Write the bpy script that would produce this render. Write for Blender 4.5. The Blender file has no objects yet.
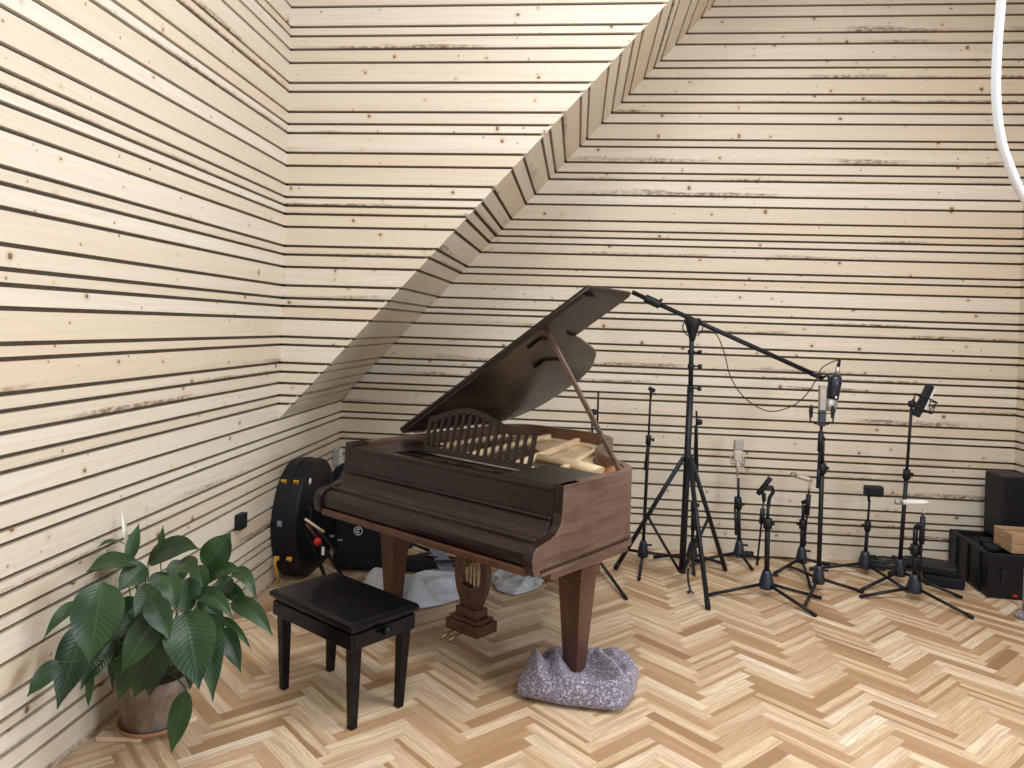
import bpy, bmesh, math, random
from mathutils import Vector, Matrix
random.seed(7)
PI = math.pi
S = bpy.context.scene
COL = S.collection

# ------------------------------------------------------------------ camera solve
F_PX, YAW, ROLL, PITCH, CY, CAM_H = 759.2, -0.0863, 0.03206, 0.00104, 327.2, 1.65
_cy, _sy = math.cos(YAW), math.sin(YAW)
FW = Vector((_sy*math.cos(PITCH), _cy*math.cos(PITCH), -math.sin(PITCH)))
_rt = Vector((_cy, -_sy, 0)); _up = _rt.cross(FW)
RT = math.cos(ROLL)*_rt + math.sin(ROLL)*_up
UP = -math.sin(ROLL)*_rt + math.cos(ROLL)*_up
EYE = Vector((0, 0, CAM_H))

def ray(x, y):
    return FW + RT*((x-512)/F_PX) + UP*((CY-y)/F_PX)
def onz(x, y, z=0.0):               # measured point at a known height
    d = ray(x, y); return EYE + d*((z-CAM_H)/d.z)
def ony(x, y, Y):                   # measured point at a known distance into the room
    d = ray(x, y); return EYE + d*(Y/d.y)
def onx(x, y, X):
    d = ray(x, y); return EYE + d*(X/d.x)

cam = bpy.data.cameras.new('camera'); camo = bpy.data.objects.new('camera', cam); COL.objects.link(camo)
m = Matrix((RT, UP, -FW)).transposed().to_4x4(); m.translation = EYE
camo.matrix_world = m
cam.sensor_width = 36; cam.lens = F_PX/1024*36; cam.shift_y = (CY-384)/1024; cam.clip_start = .05
S.camera = camo

# ------------------------------------------------------------------ room constants
XL, XR = -1.8395, 3.183
def DF(x): return 4.5966 - .01633*(x-XL)
def DB(x): return 5.8727 - .0149*(x-XL)
YR = -3.0; ZC = 4.55
def EX(z): return .1122 + (z-3.2)*.8983       # line where the sloping box ends
ZF = [3.596,3.472,3.415,3.332,3.249,3.125,3.069,2.944,2.868,2.812,2.689,2.608,2.491,2.412,2.359,2.307,2.227,2.107,2.054,1.977,1.861,1.782,1.732,1.656,1.541,1.491,1.378,1.322,1.251,1.174,1.122,1.022]
ZB = [4.45,4.36,4.26,4.18,4.11,4.028,3.908,3.825,3.703,3.647,3.567,3.447,3.386,3.305,3.226,3.102,3.047,2.926,2.846,2.793,2.676,2.599,2.478,2.401,2.348,2.295,2.219,2.103,2.051,1.973,1.86,1.78,1.733,1.652,1.538,1.487,1.371,1.321,1.245,1.17,1.121,1.01,.934,.885,.771,.72,.649,.6,.487,.374,.301,.255,.18,.11]
ZL = [z*1.008 for z in ZB if z > 3.64] + ZF + [z for z in ZB if z < 1.0]

# ------------------------------------------------------------------ materials
def mat(name):
    m = bpy.data.materials.new(name); m.use_nodes = True
    nt = m.node_tree; b = nt.nodes['Principled BSDF']
    return m, nt, b
class N:
    def __init__(s, nt): s.nt = nt
    def new(s, t, **kw):
        n = s.nt.nodes.new(t)
        for k, v in kw.items(): setattr(n, k, v)
        return n
    def link(s, a, b): s.nt.links.new(a, b)
    def math(s, op, a, b=None, clamp=False):
        n = s.new('ShaderNodeMath', operation=op); n.use_clamp = clamp
        for i, v in enumerate((a, b)):
            if v is None: continue
            if isinstance(v, (int, float)): n.inputs[i].default_value = v
            else: s.link(v, n.inputs[i])
        return n.outputs[0]
    def mix(s, f, a, b, mode='MIX'):
        n = s.new('ShaderNodeMix', data_type='RGBA', blend_type=mode)
        for i, v in ((0, f), (6, a), (7, b)):
            if isinstance(v, (int, float)): n.inputs[i].default_value = v
            elif isinstance(v, tuple): n.inputs[i].default_value = v if len(v) == 4 else (*v, 1)
            else: s.link(v, n.inputs[i])
        return n.outputs[2]
    def ramp(s, f, stops, interp='LINEAR'):
        n = s.new('ShaderNodeValToRGB'); e = n.color_ramp.elements; n.color_ramp.interpolation = interp
        while len(e) > 1: e.remove(e[-1])
        for i, (p, c) in enumerate(stops):
            el = e[0] if i == 0 else e.new(p)
            el.position = p
            el.color = (c, c, c, 1) if isinstance(c, (int, float)) else (*c, 1)
        s.link(f, n.inputs[0]); return n.outputs[0]
    def mapping(s, vec, scale=(1, 1, 1), loc=(0, 0, 0), rot=(0, 0, 0)):
        n = s.new('ShaderNodeMapping'); n.inputs['Scale'].default_value = scale
        n.inputs['Location'].default_value = loc; n.inputs['Rotation'].default_value = rot
        s.link(vec, n.inputs[0]); return n.outputs[0]
    def noise(s, vec, scale=5, detail=4, rough=.5, dist=0):
        n = s.new('ShaderNodeTexNoise'); n.inputs['Scale'].default_value = scale; n.inputs['Detail'].default_value = detail
        n.inputs['Roughness'].default_value = rough; n.inputs['Distortion'].default_value = dist
        if vec is not None: s.link(vec, n.inputs['Vector'])
        return n.outputs[0]
    def bump(s, h, strength=.2, dist=.01):
        n = s.new('ShaderNodeBump'); n.inputs['Strength'].default_value = strength; n.inputs['Distance'].default_value = dist
        s.link(h, n.inputs['Height']); return n.outputs[0]

def plain(name, col, rough=.5, metal=0, coat=0, noise=0, nscale=40, spec=None):
    m, nt, b = mat(name); k = N(nt)
    b.inputs['Base Color'].default_value = (*col, 1)
    b.inputs['Roughness'].default_value = rough; b.inputs['Metallic'].default_value = metal
    b.inputs['Coat Weight'].default_value = coat; b.inputs['Coat Roughness'].default_value = .12
    if spec is not None: b.inputs['Specular IOR Level'].default_value = spec
    tc = k.new('ShaderNodeTexCoord')
    nz = k.noise(tc.outputs['Object'], nscale, 3)
    c = k.mix(k.ramp(nz, [(.3, 0), (.7, 1)]), tuple(v*(1-noise) for v in col), tuple(min(1, v*(1+noise)) for v in col))
    k.link(c, b.inputs['Base Color'])
    r = k.math('ADD', k.math('MULTIPLY', nz, .12), max(0, rough-.06)); k.link(r, b.inputs['Roughness'])
    return m

def pine_mat():
    m, nt, b = mat('pine_boards'); k = N(nt)
    uv = k.new('ShaderNodeUVMap', uv_map='UVMap').outputs[0]
    at = k.new('ShaderNodeAttribute', attribute_name='brd')
    sp = k.new('ShaderNodeSeparateColor'); k.link(at.outputs['Color'], sp.inputs[0])
    rnd, vf, r2 = sp.outputs[0], sp.outputs[1], sp.outputs[2]
    warp = k.noise(k.mapping(uv, (1.0, 5, 1)), 1.6, 2)
    uvw = k.new('ShaderNodeVectorMath', operation='ADD'); k.link(uv, uvw.inputs[0])
    cb = k.new('ShaderNodeCombineXYZ'); k.link(k.math('MULTIPLY', warp, .09), cb.inputs[1]); k.link(cb.outputs[0], uvw.inputs[1])
    g1 = k.noise(k.mapping(uvw.outputs[0], (.9, 55, 1)), 1.0, 4, .6)
    g2 = k.noise(k.mapping(uvw.outputs[0], (.5, 18, 1)), 1.0, 3, .5)
    base = k.ramp(rnd, [(0, (.66, .58, .465)), (.4, (.70, .635, .53)), (.78, (.73, .68, .59)), (.88, (.66, .565, .43)), (1, (.69, .605, .48))])
    col = k.mix(k.ramp(g1, [(.36, .38), (.60, 0)]), base, (.60, .49, .34))
    col = k.mix(k.ramp(g2, [(.58, 0), (.78, .28)]), col, (.62, .46, .30))
    vo = k.new('ShaderNodeTexVoronoi', voronoi_dimensions='2D'); vo.inputs['Scale'].default_value = 3.1
    k.link(uvw.outputs[0], vo.inputs['Vector'])
    vo2 = k.new('ShaderNodeTexVoronoi', voronoi_dimensions='2D'); vo2.inputs['Scale'].default_value = 4.7
    k.link(k.mapping(uv, (1, 1, 1), (3.3, 7.1, 0)), vo2.inputs['Vector'])
    sc = k.new('ShaderNodeSeparateColor'); k.link(vo.outputs['Color'], sc.inputs[0])
    sz = k.math('MULTIPLY', sc.outputs[0], .034)
    d1 = k.math('SUBTRACT', vo.outputs['Distance'], sz)
    kn = k.ramp(d1, [(.0, 1), (.012, 0)])
    halo = k.ramp(d1, [(.0, .45), (.07, 0)])
    sc2 = k.new('ShaderNodeSeparateColor'); k.link(vo2.outputs['Color'], sc2.inputs[0])
    d2 = k.math('SUBTRACT', vo2.outputs['Distance'], k.math('MULTIPLY', sc2.outputs[0], .03))
    kn2 = k.ramp(d2, [(0, .8), (.01, 0)])
    col = k.mix(halo, col, (.50, .34, .19)); col = k.mix(kn, col, (.20, .115, .06)); col = k.mix(kn2, col, (.24, .14, .08))
    # waney, bark-brown lower edges on some boards
    wn = k.noise(k.mapping(uv, (2.2, 14, 1)), 1.0, 3, .6)
    wn2 = k.noise(k.mapping(uv, (26, 60, 1)), 1.0, 2, .6)
    edge = k.math('MULTIPLY', k.math('MULTIPLY', k.ramp(r2, [(.72, 0), (.74, 1)]), k.ramp(k.noise(k.mapping(uv, (.9, 1.3, 1)), 1.0, 2), [(.50, .12), (.6, 1)])), k.ramp(k.math('ADD', vf, k.math('MULTIPLY', k.math('SUBTRACT', wn, .42), -.9)), [(.10, 1), (.24, 0)]))
    edge = k.math('MULTIPLY', edge, k.ramp(wn2, [(.35, .15), (.6, 1)]))
    col = k.mix(edge, col, (.22, .14, .09))
    k.link(col, b.inputs['Base Color'])
    b.inputs['Roughness'].default_value = .42
    b.inputs['Specular IOR Level'].default_value = .45
    k.link(k.bump(g1, .08, .004), b.inputs['Normal'])
    return m

def oak_mat():
    m, nt, b = mat('oak_parquet'); k = N(nt)
    uv = k.new('ShaderNodeUVMap', uv_map='UVMap').outputs[0]
    at = k.new('ShaderNodeAttribute', attribute_name='brd')
    sp = k.new('ShaderNodeSeparateColor'); k.link(at.outputs['Color'], sp.inputs[0])
    rnd, vf, r2 = sp.outputs[0], sp.outputs[1], sp.outputs[2]
    warp = k.noise(k.mapping(uv, (3, 9, 1)), 1.2, 2)
    uvw = k.new('ShaderNodeVectorMath', operation='ADD'); k.link(uv, uvw.inputs[0])
    cb = k.new('ShaderNodeCombineXYZ'); k.link(k.math('MULTIPLY', warp, .05), cb.inputs[1]); k.link(cb.outputs[0], uvw.inputs[1])
    g1 = k.noise(k.mapping(uvw.outputs[0], (5, 130, 1)), 1, 4, .65)
    g2 = k.noise(k.mapping(uvw.outputs[0], (1.6, 26, 1)), 1, 3, .5)
    base = k.ramp(rnd, [(0, (.24, .13, .065)), (.16, (.35, .21, .11)), (.38, (.48, .31, .175)), (.6, (.60, .43, .275)), (.82, (.74, .585, .41)), (1, (.86, .74, .58))])
    sap = k.math('MULTIPLY', k.ramp(r2, [(.5, 0), (.56, 1)]), k.ramp(k.math('ADD', vf, k.math('MULTIPLY', g2, .5)), [(.55, 0), (.66, 1)]))
    col = k.mix(k.math('MULTIPLY', sap, .75), base, (.80, .65, .44))
    col = k.mix(k.ramp(g2, [(.45, 0), (.75, .6)]), col, (.36, .20, .095))
    col = k.mix(k.ramp(g1, [(.4, .4), (.6, 0)]), col, (.34, .19, .09))
    ed = k.ramp(k.math('ABSOLUTE', k.math('SUBTRACT', vf, .5)), [(.475, 0), (.5, .7)])
    col = k.mix(ed, col, (.17, .09, .045))
    k.link(col, b.inputs['Base Color'])
    k.link(k.ramp(g1, [(.3, .40), (.7, .30)]), b.inputs['Roughness'])
    k.link(k.bump(g1, .06, .002), b.inputs['Normal'])
    return m

def mahogany(name, dark, light, rough=.3, coat=.6, scale=(3, 3, 60)):
    m, nt, b = mat(name); k = N(nt)
    tc = k.new('ShaderNodeTexCoord')
    v = k.mapping(tc.outputs['Object'], scale)
    g = k.noise(v, 1.0, 5, .6, .4)
    g2 = k.noise(tc.outputs['Object'], 3.5, 3, .6)
    col = k.ramp(g, [(.3, dark), (.7, light)])
    col = k.mix(k.ramp(g2, [(.35, 0), (.75, .5)]), col, tuple(min(1, c*1.5) for c in light))
    k.link(col, b.inputs['Base Color'])
    b.inputs['Coat Weight'].default_value = coat; b.inputs['Coat Roughness'].default_value = .15; b.inputs['Specular IOR Level'].default_value = .3
    k.link(k.ramp(g2, [(.3, rough-.06), (.7, rough+.1)]), b.inputs['Roughness'])
    return m

def speckle(name, a, bcol, c, scale=260):
    m, nt, b = mat(name); k = N(nt)
    tc = k.new('ShaderNodeTexCoord')
    n1 = k.noise(tc.outputs['Object'], scale, 2, .7); n2 = k.noise(tc.outputs['Object'], scale*.45, 3, .7)
    n3 = k.noise(tc.outputs['Object'], 14, 3, .6)
    col = k.mix(k.ramp(n1, [(.42, 0), (.56, 1)]), a, bcol)
    col = k.mix(k.ramp(n2, [(.52, 0), (.62, .8)]), col, c)
    col = k.mix(k.ramp(n3, [(.4, 0), (.8, .3)]), col, bcol)
    k.link(col, b.inputs['Base Color']); b.inputs['Roughness'].default_value = .95
    b.inputs['Sheen Weight'].default_value = .25
    k.link(k.bump(n2, .5, .004), b.inputs['Normal'])
    return m

def leaf_mat():
    m, nt, b = mat('leaf_green'); k = N(nt)
    uv = k.new('ShaderNodeUVMap', uv_map='UVMap').outputs[0]
    sp = k.new('ShaderNodeSeparateXYZ'); k.link(uv, sp.inputs[0])
    u, v = sp.outputs[0], sp.outputs[1]
    c = k.math('ABSOLUTE', k.math('SUBTRACT', v, .5))
    w = k.math('SINE', k.math('MULTIPLY', k.math('SUBTRACT', u, k.math('MULTIPLY', c, .35)), 95))
    vein = k.ramp(k.math('ADD', k.math('MULTIPLY', w, .5), .5), [(.6, 0), (1, .22)])
    rib = k.ramp(c, [(.0, .6), (.03, 0)])
    tc = k.new('ShaderNodeTexCoord'); nz = k.noise(tc.outputs['Object'], 6, 2)
    base = k.mix(k.ramp(nz, [(.35, 0), (.65, 1)]), (.009, .029, .010), (.026, .064, .017))
    col = k.mix(vein, base, (.014, .05, .018)); col = k.mix(rib, col, (.06, .12, .045))
    k.link(col, b.inputs['Base Color']); b.inputs['Roughness'].default_value = .38
    b.inputs['Specular IOR Level'].default_value = .38
    k.link(k.bump(w, .12, .003), b.inputs['Normal'])
    return m

def pot_mat():
    m, nt, b = mat('weathered_pot'); k = N(nt)
    tc = k.new('ShaderNodeTexCoord')
    n1 = k.noise(k.mapping(tc.outputs['Object'], (6, 6, 3)), 2.2, 5, .65)
    n2 = k.noise(k.mapping(tc.outputs['Object'], (60, 60, 6)), 1, 3, .6)
    col = k.ramp(n1, [(.3, (.12, .075, .052)), (.5, (.17, .13, .105)), (.7, (.30, .25, .20))])
    col = k.mix(k.ramp(n2, [(.45, 0), (.7, .5)]), col, (.15, .10, .075))
    k.link(col, b.inputs['Base Color']); b.inputs['Roughness'].default_value = .75
    return m

M = dict(
    pine=pine_mat(), oak=oak_mat(),
    gap=plain('dark_backing', (.10, .078, .058), .9, noise=.2),
    white=plain('white_plaster', (.5, .48, .44), .8, noise=.03, nscale=6),
    mahog=mahogany('dark_mahogany', (.008, .004, .0038), (.020, .010, .0085), .28, .22, (2.5, 2.5, 45)),
    mahog_lit=mahogany('lit_mahogany_side', (.036, .019, .014), (.135, .080, .060), .42, .25, (6, 3, 34)),  # same mahogany, with the light on the treble side put into its colour
    inner=mahogany('rim_inside_veneer', (.11, .05, .025), (.19, .09, .045), .4, .3, (4, 4, 30)),
    redleg=mahogany('red_mahogany_leg', (.045, .018, .012), (.105, .045, .028), .38, .35, (14, 14, 3)),
    lacq=plain('black_lacquer', (.004, .004, .006), .17, coat=.0, noise=.1, spec=.24),
    blackm=plain('black_metal', (.009, .010, .014), .42, noise=.2, spec=.28),
    blackp=plain('black_plastic', (.010, .011, .014), .5, noise=.2, spec=.28),
    hubp=plain('hub_plastic', (.016, .022, .035), .38, noise=.15),
    rubber=plain('rubber', (.009, .010, .013), .7, noise=.2, spec=.28),
    silver=plain('satin_silver', (.55, .53, .48), .38, metal=.85, noise=.05),
    champagne=plain('champagne_metal', (.60, .56, .48), .45, metal=.5, noise=.05),
    grille=plain('mic_mesh', (.38, .36, .33), .5, metal=.7, noise=.4, nscale=600),
    bluem=plain('mic_body_dark_blue', (.012, .018, .04), .3, coat=.3),
    brass=plain('brass', (.34, .23, .11), .4, metal=.9),
    gold=plain('plate_gold', (.74, .58, .36), .4, metal=.1, noise=.15, nscale=12),
    cream=plain('spruce_soundboard', (.84, .68, .46), .45, noise=.12, nscale=9),
    felt=plain('green_grey_cloth', (.026, .022, .017), .32, noise=.2),
    orange=plain('orange_wood_end', (.36, .14, .05), .5, noise=.3),
    string=plain('strings_steel', (.5, .42, .33), .35, metal=.9),
    grey=plain('blue_grey_panel', (.20, .25, .34), .55, noise=.06),
    case=plain('black_case_shell', (.008, .0085, .011), .45, noise=.3, nscale=90, spec=.28),
    nylon=plain('navy_nylon', (.007, .008, .015), .75, noise=.3, nscale=120, spec=.28),
    latch=plain('yellow_latch', (.62, .33, .035), .45),
    red=plain('red_plastic', (.55, .02, .015), .4),
    wplastic=plain('white_plastic', (.75, .75, .73), .4),
    gplastic=plain('light_grey_plastic', (.42, .42, .41), .5),
    hose=plain('white_hose', (.72, .75, .80), .35),
    card=plain('cardboard', (.42, .27, .16), .85, noise=.12, nscale=18),
    tape=plain('parcel_tape', (.36, .22, .12), .3),
    soil=plain('soil', (.03, .02, .014), .95, noise=.5, nscale=60),
    terr=plain('terracotta', (.36, .17, .09), .8, noise=.15),
    offwood=plain('pale_offcut_wood', (.68, .54, .38), .7, noise=.08),
    pot=pot_mat(), leaf=leaf_mat(),
    stem=plain('leaf_stalk', (.03, .085, .025), .5, noise=.2),
    spathe=plain('white_spathe', (.75, .74, .62), .5),
    blanket=speckle('speckled_purple_blanket', (.25, .22, .28), (.09, .075, .095), (.55, .53, .64), 200),
    bblanket=speckle('pale_blue_blanket', (.74, .79, .88), (.50, .57, .70), (.86, .88, .90), 160),
    bag=plain('clear_bag', (.50, .53, .60), .25, noise=.3, nscale=20),
    cable=plain('black_cable', (.012, .012, .014), .5),
)

# ------------------------------------------------------------------ mesh helpers
class MB:
    def __init__(s): s.bm = bmesh.new(); s.smooth = []
    def face(s, vs, sm=False):
        try: f = s.bm.faces.new(vs); f.smooth = sm; return f
        except ValueError: return None
    def box(s, c, size, R=None):
        c = Vector(c); hx, hy, hz = (v/2 for v in size)
        v = []
        for z in (-hz, hz):
            for (x, y) in ((-hx, -hy), (hx, -hy), (hx, hy), (-hx, hy)):
                p = Vector((x, y, z))
                if R is not None: p = R @ p
                v.append(s.bm.verts.new(c+p))
        for q in ((0, 3, 2, 1), (4, 5, 6, 7), (0, 1, 5, 4), (1, 2, 6, 5), (2, 3, 7, 6), (3, 0, 4, 7)): s.face([v[i] for i in q])
        return s
    def hexa(s, a, b):            # two matching loops joined
        va = [s.bm.verts.new(Vector(p)) for p in a]; vb = [s.bm.verts.new(Vector(p)) for p in b]; n = len(a)
        s.face(va[::-1]); s.face(vb)
        for i in range(n): s.face([va[i], va[(i+1) % n], vb[(i+1) % n], vb[i]])
        return s
    def prism(s, pts, z0, z1, f=lambda x, y, z: (x, y, z)):
        return s.hexa([f(x, y, z0) for x, y in pts], [f(x, y, z1) for x, y in pts])
    def tube(s, pts, r, seg=8, cap=True):
        pts = [Vector(p) for p in pts]; n = len(pts)
        if not isinstance(r, (list, tuple)): r = [r]*n
        rings = []; ref = None
        for i, p in enumerate(pts):
            t = (pts[min(i+1, n-1)]-pts[max(i-1, 0)])
            if t.length < 1e-9: t = Vector((0, 0, 1))
            t.normalize()
            if ref is None:
                ref = Vector((0, 0, 1)) if abs(t.z) < .9 else Vector((1, 0, 0))
            a = (ref - t*ref.dot(t)).normalized(); ref = a; b = t.cross(a)
            rings.append([s.bm.verts.new(p + (a*math.cos(2*PI*k/seg) + b*math.sin(2*PI*k/seg))*r[i]) for k in range(seg)])
        for i in range(n-1):
            for k in range(seg):
                s.face([rings[i][k], rings[i][(k+1) % seg], rings[i+1][(k+1) % seg], rings[i+1][k]], True)
        if cap: s.face(rings[0][::-1]); s.face(rings[-1])
        return s
    def rod(s, a, b, r0, r1=None, seg=10): return s.tube([a, b], [r0, r0 if r1 is None else r1], seg)
    def lathe(s, prof, c=(0, 0, 0), seg=24, R=None, smooth=True):
        c = Vector(c); rings = []
        for r, z in prof:
            ring = []
            for k in range(seg):
                p = Vector((r*math.cos(2*PI*k/seg), r*math.sin(2*PI*k/seg), z))
                if R is not None: p = R @ p
                ring.append(s.bm.verts.new(c+p))
            rings.append(ring)
        for i in range(len(prof)-1):
            for k in range(seg): s.face([rings[i][k], rings[i][(k+1) % seg], rings[i+1][(k+1) % seg], rings[i+1][k]], smooth)
        s.face(rings[0][::-1]); s.face(rings[-1])
        return s
    def build(s, name, m, parent=None, bevel=0, loc=None, seg=2, solid=0, subsurf=0, wn=False):
        bmesh.ops.recalc_face_normals(s.bm, faces=s.bm.faces)
        me = bpy.data.meshes.new(name); s.bm.to_mesh(me); s.bm.free()
        o = bpy.data.objects.new(name, me); COL.objects.link(o); me.materials.append(M[m] if isinstance(m, str) else m)
        if parent is not None: o.parent = parent
        if loc is not None: o.location = loc
        if solid:
            md = o.modifiers.new('solid', 'SOLIDIFY'); md.thickness = solid; md.offset = 0
        if subsurf:
            md = o.modifiers.new('sub', 'SUBSURF'); md.levels = md.render_levels = subsurf
        if bevel:
            md = o.modifiers.new('bevel', 'BEVEL'); md.width = bevel; md.segments = seg; md.limit_method = 'ANGLE'; md.angle_limit = math.radians(35)
        return o

def thing(name, label, cat, loc=(0, 0, 0), rotz=0, group=None):
    o = bpy.data.objects.new(name, None); COL.objects.link(o); o.empty_display_size = .1
    o.location = loc; o.rotation_euler = (0, 0, rotz)
    return tag(o, label, cat, group)
def tag(o, label, cat, group=None, kind=None):
    o['label'] = label; o['category'] = cat
    if group: o['group'] = group
    if kind: o['kind'] = kind
    return o
def struct(o): o['kind'] = 'structure'; return o
def RotTo(d):
    return Vector((0, 0, 1)).rotation_difference(Vector(d).normalized()).to_matrix()

# ------------------------------------------------------------------ board walls
GAP = .0162; TH = .021
def boards(name, segs, zs, ztop, zbot, place, m='pine', seed=1, backing=True):
    """place(s, z, d) -> world point; segs(z) -> (s0, s1) along-wall limits at height z."""
    rg = random.Random(seed)
    bm = bmesh.new(); uvl = bm.loops.layers.uv.new('UVMap'); cl = bm.loops.layers.float_color.new('brd')
    edges = [ztop+GAP/2] + sorted(zs, reverse=True) + [zbot-GAP/2]
    for i in range(len(edges)-1):
        z1 = edges[i]-GAP/2; z0 = edges[i+1]+GAP/2
        if z1-z0 < .008: continue
        r, r2, off = rg.random(), rg.random(), rg.random()*60
        a0, b0 = segs(z0); a1, b1 = segs(z1)
        if b1-a1 < .01 and b0-a0 < .01: continue
        n = 1
        P = {}
        for (kk, ss, zz) in (('a0', a0, z0), ('b0', max(b0, a0+.001), z0), ('b1', max(b1, a1+.001), z1), ('a1', a1, z1)):
            P[kk+'f'] = (bm.verts.new(place(ss, zz, 0)), ss, zz); P[kk+'b'] = (bm.verts.new(place(ss, zz, TH)), ss, zz)
        for q in (('a0f', 'b0f', 'b1f', 'a1f'), ('a0b', 'a1b', 'b1b', 'b0b'), ('a0f', 'a0b', 'b0b', 'b0f'), ('a1f', 'b1f', 'b1b', 'a1b'), ('a0f', 'a1f', 'a1b', 'a0b'), ('b0f', 'b0b', 'b1b', 'b1f')):
            f = bm.faces.new([P[x][0] for x in q])
            for lp, x in zip(f.loops, q):
                _, ss, zz = P[x]; vf = (zz-z0)/(z1-z0)
                lp[uvl].uv = (ss+off, zz+off*3.7 + (.02 if x.endswith('b') else 0)); lp[cl] = (r, vf, r2, 1)
    bmesh.ops.recalc_face_normals(bm, faces=bm.faces)
    me = bpy.data.meshes.new(name); bm.to_mesh(me); bm.free(); me.materials.append(M[m]); me.materials.append(M['gap'])
    o = bpy.data.objects.new(name, me); COL.objects.link(o); return struct(o)
def add_backing(o, polys):
    """dark wall behind the boards, in the same wall mesh."""
    bm = bmesh.new(); bm.from_mesh(o.data)
    for a, b in polys:
        va = [bm.verts.new(p) for p in a]; vb = [bm.verts.new(p) for p in b]; n = len(a); fs = [bm.faces.new(va[::-1]), bm.faces.new(vb)]
        for i in range(n): fs.append(bm.faces.new([va[i], va[(i+1) % n], vb[(i+1) % n], vb[i]]))
        for f in fs: f.material_index = 1
        bmesh.ops.recalc_face_normals(bm, faces=fs)
    bm.to_mesh(o.data); bm.free()
def slab(pts, d):      # polygon and the same polygon pushed by d
    return ([Vector(p) for p in pts], [Vector(p)+Vector(d) for p in pts])
T2 = .12
# left wall: along y, surface at x = XL
ZE = 1.026
wl = boards('wall_left', lambda z: (YR, DF(XL)+(.02 if z > ZE else 0) if z > ZE else DB(XL)), ZL, ZC, 0, lambda s, z, d: (XL-d, s, z), seed=11)
add_backing(wl, [slab([(XL-TH, YR, 0), (XL-TH, 6.1, 0), (XL-TH, 6.1, ZC), (XL-TH, YR, ZC)], (-T2, 0, 0))])
# back wall
def xe(z): return max(XL, EX(z))
wb = boards('wall_back', lambda z: (xe(z), XR), ZB, ZC, 0, lambda s, z, d: (s, DB(s)+d, z), seed=5)
add_backing(wb, [slab([(XL-.1, DB(XL)+TH, 0), (XR+.1, DB(XR)+TH, 0), (XR+.1, DB(XR)+TH, ZC), (XL-.1, DB(XL)+TH, ZC)], (0, T2, 0))])
# boxed-out upper wall on the left, and its sloping underside
wf = boards('wall_upper_left', lambda z: (XL, xe(z)), [z for z in ZL if z > 1.03], ZC, ZE, lambda s, z, d: (s, DF(s)+d, z), seed=23)
def fp(z, dy=TH): return (EX(z)-.02, DF(EX(z))+dy, z)
add_backing(wf, [slab([(XL, DF(XL)+TH, ZE+.0067), (EX(ZC)-.006, DF(1.3)+TH, ZC), (XL, DF(XL)+TH, ZC)], (0, .05, 0))])
nrm = Vector((-1, 0, .8983)).normalized()
ws = boards('trim_1', lambda z: (0, 1), [z for z in ZB if z > 1.05], ZC, ZE, lambda s, z, d: Vector((EX(z), (DF(EX(z))+TH)*(1-s)+DB(EX(z))*s, z))+nrm*d, seed=31)
e0, e1 = EX(ZE+.03), EX(ZC)
add_backing(ws, [slab([Vector((e0, DF(e0)+.03, ZE+.03))+nrm*TH, Vector((e1, DF(e1)+.03, ZC))+nrm*TH, Vector((e1, DB(e1), ZC))+nrm*TH, Vector((e0, DB(e0), ZE+.03))+nrm*TH], nrm*.04)])
# right wall: boarded near the corner, plaster beyond, with a wide window
YB = 2.3
wr = boards('wall_right', lambda z: (YB, DB(XR)), ZB, ZC, 0, lambda s, z, d: (XR+d, s, z), seed=9)
W1 = (-.1, 1.8, .95, 2.65)      # y0,y1,z0,z1
add_backing(wr, [slab([(XR+TH, YB, 0), (XR+TH, 6.1, 0), (XR+TH, 6.1, ZC), (XR+TH, YB, ZC)], (T2, 0, 0))])
bmw = MB()
for (y0, y1, z0, z1) in ((YR, W1[0], 0, ZC), (W1[1], YB, 0, ZC), (W1[0], W1[1], 0, W1[2]), (W1[0], W1[1], W1[3], ZC)):
    bmw.box((XR+.075, (y0+y1)/2, (z0+z1)/2), (.15, y1-y0, z1-z0))
struct(bmw.build('wall_right_plaster', 'white'))
# rear wall (behind the camera) with a tall window added for ambient light
W2 = (-.9, 1.5, 1.9, 3.9)
bmw = MB()
for (x0, x1, z0, z1) in ((XL-.1, W2[0], 0, ZC), (W2[1], XR+.15, 0, ZC), (W2[0], W2[1], 0, W2[2]), (W2[0], W2[1], W2[3], ZC)):
    bmw.box(((x0+x1)/2, YR-.075, (z0+z1)/2), (x1-x0, .15, z1-z0))
struct(bmw.build('wall_rear', 'white'))
# ceiling with a roof window over the right-hand side
W3 = (1.2, 2.6, 1.9, 3.3)
W4 = (-.7, .4, 1.0, 2.3)
bmw = MB()
for (x0, x1, y0, y1) in ((XL-.15, W4[0], YR-.15, 6.1), (W4[1], W3[0], YR-.15, 6.1), (W3[1], XR+.2, YR-.15, 6.1), (W3[0], W3[1], YR-.15, W3[2]), (W3[0], W3[1], W3[3], 6.1), (W4[0], W4[1], YR-.15, W4[2]), (W4[0], W4[1], W4[3], 6.1)):
    bmw.box(((x0+x1)/2, (y0+y1)/2, ZC+.1), (x1-x0, y1-y0, .2))
struct(bmw.build('ceiling', 'white'))
def frame(name, pts):
    f = MB()
    for a, b in pts: 
        a = Vector(a); b = Vector(b); d = b-a; c = (a+b)/2
        f.box(c, tuple(max(.06, abs(v)+.0) for v in d))
    return struct(f.build(name, 'wplastic'))
y0, y1, z0, z1 = W1; x = XR+.07
frame('window_1', [((x, y0, z0), (x, y1, z0)), ((x, y0, z1), (x, y1, z1)), ((x, y0, z0), (x, y0, z1)), ((x, y1, z0), (x, y1, z1)), ((x, (y0+y1)/2, z0), (x, (y0+y1)/2, z1))])
x0, x1, z0, z1 = W2; y = YR-.07
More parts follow.
